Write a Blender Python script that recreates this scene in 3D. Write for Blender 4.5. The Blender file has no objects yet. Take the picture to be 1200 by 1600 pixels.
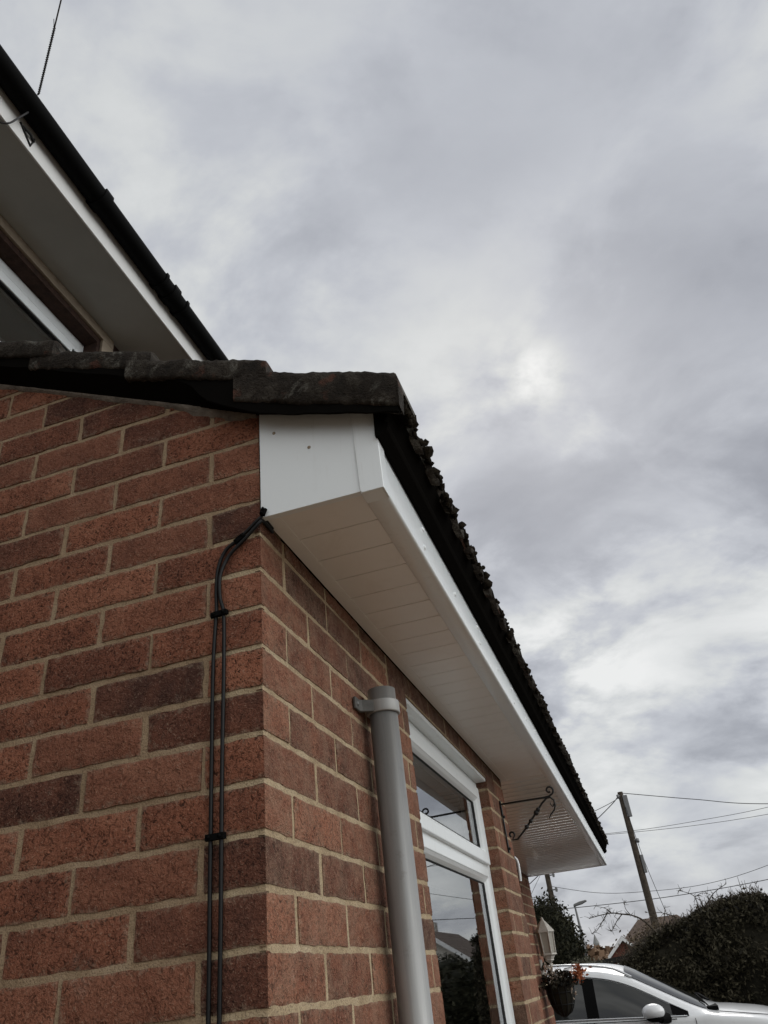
import bpy, bmesh, math, random
from mathutils import Vector, Matrix, noise

rnd = random.Random(7)
sc = bpy.context.scene
R = math.radians

# ------------------------------------------------------------------ camera
cam_d = bpy.data.cameras.new("camera")
cam = bpy.data.objects.new("camera", cam_d)
sc.collection.objects.link(cam)
cam_d.sensor_fit = 'VERTICAL'
cam_d.sensor_height = 36.0
cam_d.lens = 36.0 * 1160.63 / 1600.0
cam_d.clip_start = 0.02
cam_d.clip_end = 3000
right = Vector((0.94633, 0.305899, -0.104336))
down = Vector((-0.25074, 0.49116, -0.834201))
fwd = Vector((-0.203935, 0.81559, 0.5415))
M = Matrix((right, -down, -fwd)).transposed().to_4x4()
M.translation = Vector((0.5134, -1.0844, 0.0042))
cam.matrix_world = M
sc.camera = cam

# ------------------------------------------------------------------ exposure
sc.view_settings.view_transform = 'Standard'
sc.view_settings.look = 'None'
sc.view_settings.exposure = 0.0
sc.view_settings.gamma = 1.0
sc.render.film_transparent = False
sc.cycles.max_bounces = 8
sc.cycles.use_denoising = True
sc.cycles.caustics_reflective = False
sc.cycles.caustics_refractive = False

SUN_DIR = Vector((0.028, 0.7604, 0.6488)).normalized()
SUN_EL = math.asin(SUN_DIR.z)
SUN_AZ = math.atan2(SUN_DIR.x, SUN_DIR.y)

# ------------------------------------------------------------------ node helper
class NT:
    def __init__(self, tree):
        self.t = tree
        self.n = tree.nodes
        self.l = tree.links

    def new(self, kind, **kw):
        nd = self.n.new(kind)
        for k, v in kw.items():
            setattr(nd, k, v)
        return nd

    def put(self, sock, val):
        if isinstance(val, bpy.types.NodeSocket):
            self.l.new(val, sock)
        else:
            sock.default_value = val

    def math(self, op, a, b=None, c=None, clamp=False):
        nd = self.new('ShaderNodeMath', operation=op, use_clamp=clamp)
        self.put(nd.inputs[0], a)
        if b is not None:
            self.put(nd.inputs[1], b)
        if c is not None:
            self.put(nd.inputs[2], c)
        return nd.outputs[0]

    def vmath(self, op, a, b=None):
        nd = self.new('ShaderNodeVectorMath', operation=op)
        self.put(nd.inputs[0], a)
        if b is not None:
            self.put(nd.inputs[1], b)
        return nd

    def noise(self, vec, scale, detail=4.0, rough=0.55, dist=0.0):
        nd = self.new('ShaderNodeTexNoise')
        if vec is not None:
            self.l.new(vec, nd.inputs['Vector'])
        nd.inputs['Scale'].default_value = scale
        nd.inputs['Detail'].default_value = detail
        nd.inputs['Roughness'].default_value = rough
        nd.inputs['Distortion'].default_value = dist
        return nd.outputs['Fac']

    def range(self, v, a, b, c=0.0, d=1.0):
        nd = self.new('ShaderNodeMapRange', interpolation_type='SMOOTHSTEP')
        self.put(nd.inputs[0], v)
        nd.inputs[1].default_value = a
        nd.inputs[2].default_value = b
        nd.inputs[3].default_value = c
        nd.inputs[4].default_value = d
        return nd.outputs[0]

    def ramp(self, fac, stops):
        nd = self.new('ShaderNodeValToRGB')
        el = nd.color_ramp.elements
        while len(el) < len(stops):
            el.new(0.5)
        for e, (p, c) in zip(el, stops):
            e.position = p
            e.color = (*c, 1)
        self.put(nd.inputs[0], fac)
        return nd.outputs[0]

    def mix(self, fac, a, b, blend='MIX'):
        nd = self.new('ShaderNodeMix', data_type='RGBA', blend_type=blend)
        self.put(nd.inputs[0], fac)
        self.put(nd.inputs[6], a if isinstance(a, bpy.types.NodeSocket) else (*a, 1))
        self.put(nd.inputs[7], b if isinstance(b, bpy.types.NodeSocket) else (*b, 1))
        return nd.outputs[2]

    def bump(self, h, strength, dist, normal=None):
        nd = self.new('ShaderNodeBump')
        nd.inputs['Strength'].default_value = strength
        nd.inputs['Distance'].default_value = dist
        self.l.new(h, nd.inputs['Height'])
        if normal is not None:
            self.l.new(normal, nd.inputs['Normal'])
        return nd.outputs[0]

# ------------------------------------------------------------------ world: overcast sky
world = bpy.data.worlds.new("World")
sc.world = world
world.use_nodes = True
w = NT(world.node_tree)
for nd in list(w.n):
    w.n.remove(nd)
wout = w.new('ShaderNodeOutputWorld')
wbg = w.new('ShaderNodeBackground')
wbg.inputs['Strength'].default_value = 0.1
w.l.new(wbg.outputs[0], wout.inputs[0])
sky = w.new('ShaderNodeTexSky', sky_type='NISHITA')
sky.sun_disc = False
sky.sun_elevation = SUN_EL
sky.sun_rotation = SUN_AZ
tc = w.new('ShaderNodeTexCoord')
nrm = w.vmath('NORMALIZE', tc.outputs['Generated']).outputs[0]
sep = w.new('ShaderNodeSeparateXYZ')
w.l.new(nrm, sep.inputs[0])
zz = w.math('ADD', w.math('MAXIMUM', sep.outputs[2], 0.0), 0.50)
cmb = w.new('ShaderNodeCombineXYZ')
w.l.new(w.math('DIVIDE', sep.outputs[0], zz), cmb.inputs[0])
w.l.new(w.math('DIVIDE', sep.outputs[1], zz), cmb.inputs[1])
cmb.inputs[2].default_value = 3.7
mp = w.new('ShaderNodeMapping')
mp.inputs['Rotation'].default_value = (0, 0, R(-38))
mp.inputs['Scale'].default_value = (1.0, 1.35, 1.0)
w.l.new(cmb.outputs[0], mp.inputs[0])
pv = mp.outputs[0]
n_big = w.noise(pv, 2.0, 3, 0.5, 0.25)
n_mid = w.noise(pv, 4.4, 6, 0.55, 0.35)
n_fine = w.noise(pv, 13.0, 5, 0.55, 0.15)
val = w.math('ADD', 0.535, w.math('MULTIPLY', w.math('SUBTRACT', n_big, 0.5), 0.40))
# less structure overhead, more broken cloud lower down
brk = w.range(sep.outputs[2], 0.45, 0.90, 1.0, 0.4)
mid = w.math('ADD', w.math('MULTIPLY', w.math('SUBTRACT', n_mid, 0.5), 0.62),
             w.math('MULTIPLY', w.math('SUBTRACT', n_fine, 0.5), 0.11))
puff = w.math('MULTIPLY', w.math('SUBTRACT', w.range(w.noise(pv, 3.1, 7, 0.58, 0.3), 0.44, 0.58), 0.5), 0.145)
val = w.math('ADD', val, w.math('MULTIPLY', w.math('ADD', mid, puff), brk))
LOBES = [((0.028, 0.7604, 0.6488), 1.6, 0.30), ((0.012, 0.770, 0.638), 5.0, 0.10),
         ((-0.3186, 0.5607, 0.7643), 11, 0.13), ((-0.032, 0.9411, 0.3366), 5.0, 0.28),
         ((0.2256, 0.7967, 0.5606), 5, 0.08), ((0.275, 0.7235, 0.6331), 8, -0.13),
         ((0.0095, 0.8758, 0.4826), 5.5, -0.15), ((-0.0132, 0.5771, 0.8166), 11, -0.06),
         ((0.0601, 0.9938, 0.0936), 4.5, -0.06), ((0.0948, 0.9078, 0.4086), 4, 0.07),
         ((-0.0413, 0.9969, 0.0676), 5, 0.07), ((0.2284, 0.4922, 0.84), 10, -0.05)]
# added fill light: unseen bright sky lobes for the walls and window reflections
BRIGHT = [((0.92, -0.10, 0.34), 24, 2.2), ((0.10, -0.86, 0.50), 33, 0.42), ((0.85, 0.25, 0.30), 14, 0.5), ((0.40, 0.89, 0.20), 7, 0.55)]
wob = w.range(w.math('ADD', n_mid, w.math('MULTIPLY', w.math('SUBTRACT', n_fine, 0.5), 0.5)), 0.33, 0.62, 0.30, 1.35)
for d, s, a in LOBES:
    dv = Vector(d).normalized()
    dot = w.vmath('DOT_PRODUCT', nrm, tuple(dv)).outputs['Value']
    k = 1.0 / (2 * R(s) ** 2) * 2
    g = w.math('EXPONENT', w.math('MULTIPLY', w.math('SUBTRACT', dot, 1.0), k))
    val = w.math('ADD', val, w.math('MULTIPLY', w.math('MULTIPLY', g, wob), a))
val = w.math('MINIMUM', w.math('MAXIMUM', val, 0.30), 0.86)
for d, s, a in BRIGHT:
    dv = Vector(d).normalized()
    dot = w.vmath('DOT_PRODUCT', nrm, tuple(dv)).outputs['Value']
    g = w.math('EXPONENT', w.math('MULTIPLY', w.math('SUBTRACT', dot, 1.0), 1.0 / R(s) ** 2))
    val = w.math('ADD', val, w.math('MULTIPLY', w.math('MULTIPLY', g, wob), a))
tint = w.ramp(val, [(0.30, (0.93, 0.975, 1.10)), (0.58, (0.955, 0.99, 1.065)), (0.70, (0.98, 1.005, 1.01)), (0.88, (0.99, 1.0, 0.99))])
sc_v = w.new('ShaderNodeVectorMath', operation='SCALE')
w.l.new(tint, sc_v.inputs[0])
w.l.new(w.math('MULTIPLY', val, 9.6), sc_v.inputs['Scale'])
skymix = w.mix(0.95, sky.outputs[0], sc_v.outputs[0])
w.l.new(skymix, wbg.inputs['Color'])

# ------------------------------------------------------------------ sun behind cloud
sd = bpy.data.lights.new("sun", 'SUN')
sd.energy = 0.8
sd.angle = R(22)
sd.color = (1.0, 0.96, 0.9)
so = bpy.data.objects.new("sun", sd)
sc.collection.objects.link(so)
so.rotation_euler = (-SUN_DIR).to_track_quat('-Z', 'Y').to_euler()

# ------------------------------------------------------------------ materials
MATS = {}

def mat(name, base=(0.5, 0.5, 0.5), rough=0.6, metal=0.0, spec=0.5, build=None):
    m = bpy.data.materials.new(name)
    m.use_nodes = True
    t = NT(m.node_tree)
    b = t.n['Principled BSDF']
    b.inputs['Base Color'].default_value = (*base, 1)
    b.inputs['Roughness'].default_value = rough
    b.inputs['Metallic'].default_value = metal
    b.inputs['Specular IOR Level'].default_value = spec
    if build:
        g = t.new('ShaderNodeNewGeometry')
        build(t, b, g.outputs['Position'])
    MATS[name] = m
    return m

def simple_noise(c0, c1, scale, rough=0.9, bd=0.01, bs=0.6):
    def f(t, b, pos):
        a = t.noise(pos, scale, 5, 0.65, 0.3)
        t.l.new(t.ramp(a, [(0.3, c0), (0.7, c1)]), b.inputs['Base Color'])
        b.inputs['Roughness'].default_value = rough
        b.inputs['Specular IOR Level'].default_value = 0.25
        t.l.new(t.bump(a, bs, bd), b.inputs['Normal'])
    return f

def b_brick(t, b, pos):
    at = t.new('ShaderNodeAttribute', attribute_name='bk')
    sp = t.new('ShaderNodeSeparateColor')
    t.l.new(at.outputs['Color'], sp.inputs[0])
    tone, hue, edge = sp.outputs[0], sp.outputs[1], sp.outputs[2]
    off = t.new('ShaderNodeCombineXYZ')
    t.l.new(t.math('MULTIPLY', hue, 37.0), off.inputs[0])
    t.l.new(t.math('MULTIPLY', tone, 11.0), off.inputs[2])
    p2 = t.vmath('ADD', pos, off.outputs[0]).outputs[0]
    patch = t.noise(p2, 11.0, 4, 0.6, 0.5)
    grain = t.noise(pos, 150.0, 3, 0.6, 1.2)
    fine = t.noise(pos, 380.0, 2, 0.6)
    f = t.math('ADD', tone, t.math('MULTIPLY', t.math('SUBTRACT', patch, 0.5), 1.05))
    col = t.ramp(f, [(0.0, (0.085, 0.036, 0.025)), (0.28, (0.155, 0.060, 0.038)),
                     (0.55, (0.235, 0.092, 0.055)), (0.8, (0.300, 0.128, 0.078)), (1.0, (0.36, 0.18, 0.115))])
    hm = t.mix(hue, (0.97, 1.0, 1.03), (1.04, 0.98, 0.94))
    col = t.mix(1.0, col, hm, 'MULTIPLY')
    pit = t.range(grain, 0.31, 0.52, 0.10, 1.12)
    pm_ = t.new('ShaderNodeMix', data_type='FLOAT')
    t.l.new(t.math('ADD', 0.35, t.math('MULTIPLY', hue, 0.65)), pm_.inputs[0])
    pm_.inputs[2].default_value = 0.93
    t.l.new(pit, pm_.inputs[3])
    pit = pm_.outputs[0]
    cc = t.new('ShaderNodeVectorMath', operation='SCALE')
    t.l.new(col, cc.inputs[0])
    t.l.new(pit, cc.inputs['Scale'])
    col = cc.outputs[0]
    sand = t.math('MULTIPLY', t.range(fine, 0.52, 0.66), t.range(grain, 0.48, 0.64))
    al = at.outputs['Alpha']
    col = t.mix(t.math('MULTIPLY', sand, t.math('ADD', 0.6, t.math('MULTIPLY', al, 0.3))), col, (0.38, 0.265, 0.19))
    film = t.math('MULTIPLY', al, t.range(t.noise(pos, 21.0, 4, 0.7), 0.36, 0.66, 0.05, 0.32))
    col = t.mix(film, col, (0.36, 0.25, 0.175))
    # mortar smeared over the brick edges, pale bloom here and there
    sm = t.noise(pos, 75.0, 5, 0.75)
    smear = t.range(t.math('SUBTRACT', sm, t.math('MULTIPLY', edge, 0.36)), 0.36, 0.62)
    col = t.mix(t.math('MULTIPLY', smear, 0.5), col, (0.30, 0.235, 0.17))
    bl = t.range(t.noise(pos, 9.0, 5, 0.7), 0.60, 0.78)
    col = t.mix(t.math('MULTIPLY', bl, t.math('MULTIPLY', fine, 0.6)), col, (0.44, 0.35, 0.28))
    t.l.new(col, b.inputs['Base Color'])
    b.inputs['Roughness'].default_value = 0.9
    b.inputs['Specular IOR Level'].default_value = 0.25
    h = t.math('ADD', t.math('MULTIPLY', grain, 1.0), t.math('MULTIPLY', fine, 0.35))
    n1 = t.bump(h, 1.0, 0.006)
    n2 = t.bump(t.noise(p2, 38.0, 4, 0.6), 0.9, 0.008, n1)
    t.l.new(n2, b.inputs['Normal'])

mat('brick', build=b_brick)

def b_mortar(t, b, pos):
    a = t.noise(pos, 11.0, 6, 0.72)
    f = t.noise(pos, 330.0, 3, 0.65)
    col = t.ramp(a, [(0.3, (0.32, 0.235, 0.145)), (0.5, (0.47, 0.365, 0.235)), (0.72, (0.55, 0.45, 0.31))])
    col = t.mix(t.range(f, 0.35, 0.5, 0.5, 0.0), col, (0.11, 0.085, 0.065))
    t.l.new(col, b.inputs['Base Color'])
    b.inputs['Roughness'].default_value = 0.95
    b.inputs['Specular IOR Level'].default_value = 0.2
    h = t.math('ADD', f, t.math('MULTIPLY', t.noise(pos, 70.0, 4, 0.6), 1.6))
    t.l.new(t.bump(h, 0.8, 0.004), b.inputs['Normal'])

mat('mortar', build=b_mortar)

def b_mortar2(t, b, pos):
    b_mortar(t, b, pos)
    link = b.inputs['Base Color'].links[0].from_socket
    t.l.new(t.mix(1.0, link, (0.76, 0.71, 0.70), 'MULTIPLY'), b.inputs['Base Color'])

mat('grey_mortar', build=b_mortar2)

def b_cement(t, b, pos):
    a = t.noise(pos, 24.0, 5, 0.65)
    f = t.noise(pos, 260.0, 3, 0.65)
    col = t.ramp(a, [(0.3, (0.10, 0.085, 0.07)), (0.55, (0.19, 0.16, 0.13)), (0.75, (0.26, 0.225, 0.185))])
    t.l.new(col, b.inputs['Base Color'])
    b.inputs['Roughness'].default_value = 0.95
    t.l.new(t.bump(t.math('ADD', f, t.math('MULTIPLY', a, 3.0)), 0.9, 0.005), b.inputs['Normal'])

mat('cement', build=b_cement)

def b_upvc(t, b, pos):
    d = t.noise(pos, 14.0, 6, 0.7, 0.6)
    s = t.noise(pos, 120.0, 3, 0.7)
    col = t.mix(t.math('MULTIPLY', t.range(d, 0.58, 0.78), 0.07), (0.765, 0.80, 0.815), (0.45, 0.43, 0.38))
    ms_ = t.new('ShaderNodeMapping')
    ms_.inputs['Scale'].default_value = (1, 1, 0.07)
    t.l.new(pos, ms_.inputs[0])
    drip = t.math('MULTIPLY', t.range(t.noise(ms_.outputs[0], 70.0, 4, 0.65), 0.52, 0.72), t.range(t.noise(pos, 6.0, 4, 0.6), 0.42, 0.62))
    col = t.mix(t.math('MULTIPLY', drip, 0.22), col, (0.40, 0.39, 0.34))
    sp = t.math('MULTIPLY', t.range(s, 0.68, 0.74), t.range(d, 0.45, 0.6))
    col = t.mix(t.math('MULTIPLY', sp, 0.22), col, (0.3, 0.28, 0.25))
    t.l.new(col, b.inputs['Base Color'])
    b.inputs['Roughness'].default_value = 0.3

mat('white_upvc', build=b_upvc)

def b_soffit(t, b, pos):
    d = t.noise(pos, 10.0, 5, 0.7, 0.6)
    col = t.mix(t.math('MULTIPLY', t.range(d, 0.5, 0.75), 0.18), (0.80, 0.78, 0.755), (0.52, 0.47, 0.41))
    t.l.new(col, b.inputs['Base Color'])
    b.inputs['Roughness'].default_value = 0.32
    b.inputs['Specular IOR Level'].default_value = 0.3

mat('white_soffit', build=b_soffit)

def b_soffit2(t, b, pos):
    b_soffit(t, b, pos)
    b.inputs['Roughness'].default_value = 0.07
    b.inputs['Specular IOR Level'].default_value = 0.55

mat('glossy_soffit', build=b_soffit2)

def b_pipe(t, b, pos):
    mpn = t.new('ShaderNodeMapping')
    mpn.inputs['Scale'].default_value = (1, 1, 0.06)
    t.l.new(pos, mpn.inputs[0])
    st = t.noise(mpn.outputs[0], 60.0, 4, 0.6)
    d = t.noise(pos, 30.0, 5, 0.7)
    col = t.mix(t.range(st, 0.4, 0.7), (0.29, 0.29, 0.285), (0.35, 0.348, 0.338))
    col = t.mix(t.math('MULTIPLY', t.range(d, 0.58, 0.75), 0.3), col, (0.14, 0.125, 0.10))
    t.l.new(col, b.inputs['Base Color'])
    b.inputs['Roughness'].default_value = 0.36
    b.inputs['Metallic'].default_value = 0.55
    t.l.new(t.bump(st, 0.08, 0.002), b.inputs['Normal'])

mat('grey_pipe', build=b_pipe)
mat('shaded_lug', build=simple_noise((0.07, 0.068, 0.065), (0.13, 0.128, 0.12), 40, 0.6, 0.001, 0.2))  # darker than the clip: the lug's shading is put into its colour
mat('grey_clip', build=lambda t, b, pos: (b_pipe(t, b, pos), setattr(b.inputs['Metallic'], 'default_value', 0.15), setattr(b.inputs['Roughness'], 'default_value', 0.5)))

def b_tile(t, b, pos):
    a = t.noise(pos, 26.0, 6, 0.7, 0.4)
    c = t.noise(pos, 9.0, 5, 0.7, 0.8)
    f = t.noise(pos, 210.0, 3, 0.65)
    col = t.ramp(a, [(0.3, (0.010, 0.008, 0.006)), (0.5, (0.025, 0.0195, 0.015)), (0.7, (0.066, 0.057, 0.046))])
    li = t.range(c, 0.52, 0.62)
    col = t.mix(t.math('MULTIPLY', li, t.range(f, 0.35, 0.6, 0.15, 0.9)), col, (0.135, 0.128, 0.11))
    col = t.mix(t.math('MULTIPLY', t.range(t.noise(pos, 15.0, 4, 0.6), 0.60, 0.72), 0.7), col, (0.10, 0.042, 0.028))
    t.l.new(col, b.inputs['Base Color'])
    b.inputs['Roughness'].default_value = 0.95
    b.inputs['Specular IOR Level'].default_value = 0.2
    h = t.math('ADD', f, t.math('MULTIPLY', a, 3.0))
    t.l.new(t.bump(h, 0.9, 0.006), b.inputs['Normal'])

mat('roof_tile', build=b_tile)

def b_moss(t, b, pos):
    f = t.noise(pos, 160.0, 4, 0.7)
    col = t.ramp(f, [(0.3, (0.008, 0.006, 0.004)), (0.5, (0.018, 0.014, 0.009)), (0.7, (0.036, 0.028, 0.019))])
    t.l.new(col, b.inputs['Base Color'])
    b.inputs['Roughness'].default_value = 1.0
    b.inputs['Specular IOR Level'].default_value = 0.1
    t.l.new(t.bump(f, 1.0, 0.008), b.inputs['Normal'])

mat('moss', build=b_moss)
mat('black_plastic', (0.004, 0.004, 0.004), 0.7, spec=0.05)
mat('felt_shade_black', (0.006, 0.0055, 0.005), 1.0, spec=0.0)  # roofing felt, and the shade painted in under the verge overhang
mat('black_cable', (0.006, 0.006, 0.0065), 0.4, spec=0.25)
mat('wrought_iron', (0.010, 0.010, 0.010), 0.55, spec=0.3)
mat('rubber', (0.012, 0.012, 0.012), 0.7)
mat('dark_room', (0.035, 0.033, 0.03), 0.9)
mat('curtain', (0.16, 0.11, 0.085), 0.95)
mat('blind', (0.42, 0.38, 0.33), 0.6)
mat('nail_head', (0.30, 0.24, 0.17), 0.5)
mat('chrome', (0.62, 0.63, 0.64), 0.18, metal=1.0)
mat('grey_metal', (0.18, 0.18, 0.18), 0.5, metal=0.6)
mat('wire', (0.03, 0.03, 0.032), 0.6)

mat('painted_timber', build=simple_noise((0.33, 0.27, 0.21), (0.42, 0.35, 0.27), 20, 0.6, 0.002, 0.3))
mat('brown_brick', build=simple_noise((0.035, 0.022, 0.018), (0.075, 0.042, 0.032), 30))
mat('grey_soffit', build=simple_noise((0.46, 0.475, 0.46), (0.53, 0.545, 0.525), 3, 0.5, 0.001, 0.2))
mat('pole_wood', build=simple_noise((0.042, 0.033, 0.025), (0.09, 0.072, 0.055), 9))
mat('bark', build=simple_noise((0.03, 0.024, 0.018), (0.10, 0.08, 0.06), 25))
mat('tarmac', build=simple_noise((0.04, 0.039, 0.038), (0.08, 0.077, 0.073), 6))
mat('warm_bounce', build=simple_noise((0.20, 0.155, 0.112), (0.29, 0.232, 0.17), 6))
mat('far_roof', build=simple_noise((0.06, 0.042, 0.033), (0.12, 0.085, 0.065), 3))
mat('far_brick', build=simple_noise((0.14, 0.055, 0.04), (0.22, 0.09, 0.065), 5))
mat('far_render', build=simple_noise((0.45, 0.42, 0.37), (0.6, 0.56, 0.5), 2))
mat('felt_roof', build=simple_noise((0.015, 0.014, 0.013), (0.035, 0.033, 0.03), 4))
mat('stone', build=simple_noise((0.2, 0.2, 0.2), (0.3, 0.3, 0.29), 1))
mat('hill_green', build=simple_noise((0.10, 0.10, 0.085), (0.19, 0.165, 0.13), 0.06))
mat('white_paint', (0.78, 0.78, 0.77), 0.45)
mat('lantern_white', build=simple_noise((0.50, 0.47, 0.42), (0.66, 0.63, 0.58), 60, 0.5, 0.001, 0.2))
mat('lantern_glass', (0.42, 0.40, 0.35), 0.15, spec=0.6)

def leaf_mat(name, c0, c1, scale):
    def f(t, b, pos):
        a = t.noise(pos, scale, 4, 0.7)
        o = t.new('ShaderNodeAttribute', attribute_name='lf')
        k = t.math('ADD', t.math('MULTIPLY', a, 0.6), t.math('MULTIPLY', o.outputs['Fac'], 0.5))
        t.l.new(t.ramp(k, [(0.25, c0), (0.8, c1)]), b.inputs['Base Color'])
        b.inputs['Roughness'].default_value = 0.75
        b.inputs['Specular IOR Level'].default_value = 0.12
    mat(name, build=f)

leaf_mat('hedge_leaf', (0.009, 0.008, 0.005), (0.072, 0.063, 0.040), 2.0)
leaf_mat('conifer_leaf', (0.011, 0.012, 0.007), (0.042, 0.040, 0.023), 1.5)
leaf_mat('brown_leaf', (0.05, 0.036, 0.022), (0.15, 0.115, 0.075), 2.0)
leaf_mat('grey_leaf', (0.05, 0.05, 0.035), (0.15, 0.14, 0.10), 3.0)
leaf_mat('autumn_leaf', (0.12, 0.075, 0.045), (0.22, 0.14, 0.09), 0.3)
leaf_mat('flower_orange', (0.26, 0.07, 0.035), (0.55, 0.22, 0.11), 30)
leaf_mat('flower_pale', (0.34, 0.28, 0.22), (0.6, 0.52, 0.45), 30)
leaf_mat('basket_leaf', (0.006, 0.006, 0.005), (0.035, 0.03, 0.02), 20)

def b_carpaint(t, b, pos):
    b.inputs['Base Color'].default_value = (0.74, 0.75, 0.76, 1)
    b.inputs['Roughness'].default_value = 0.28
    b.inputs['Coat Weight'].default_value = 0.8
    b.inputs['Coat Roughness'].default_value = 0.05
    d = t.noise(pos, 7.0, 6, 0.7)
    t.l.new(t.mix(t.math('MULTIPLY', t.range(d, 0.5, 0.7), 0.12), (0.74, 0.75, 0.76), (0.45, 0.42, 0.37)), b.inputs['Base Color'])

mat('car_paint', build=b_carpaint)

def b_carglass(t, b, pos):
    b.inputs['Base Color'].default_value = (0.02, 0.021, 0.02, 1)
    b.inputs['Roughness'].default_value = 0.04
    b.inputs['Specular IOR Level'].default_value = 0.6

mat('car_glass', build=b_carglass)

gm = bpy.data.materials.new('window_glass')
gm.use_nodes = True
gt = NT(gm.node_tree)
gt.n.remove(gt.n['Principled BSDF'])
fr = gt.new('ShaderNodeFresnel')
fr.inputs['IOR'].default_value = 8.0
tr = gt.new('ShaderNodeBsdfTransparent')
tr.inputs[0].default_value = (0.85, 0.88, 0.86, 1)
gl = gt.new('ShaderNodeBsdfGlossy')
gl.inputs['Roughness'].default_value = 0.012
gl.inputs['Color'].default_value = (0.93, 0.95, 0.97, 1)
ms = gt.new('ShaderNodeMixShader')
gt.l.new(fr.outputs[0], ms.inputs[0])
gt.l.new(tr.outputs[0], ms.inputs[1])
gt.l.new(gl.outputs[0], ms.inputs[2])
gt.l.new(ms.outputs[0], gt.n['Material Output'].inputs[0])
MATS['window_glass'] = gm

# ------------------------------------------------------------------ mesh helpers
COL = sc.collection

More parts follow.
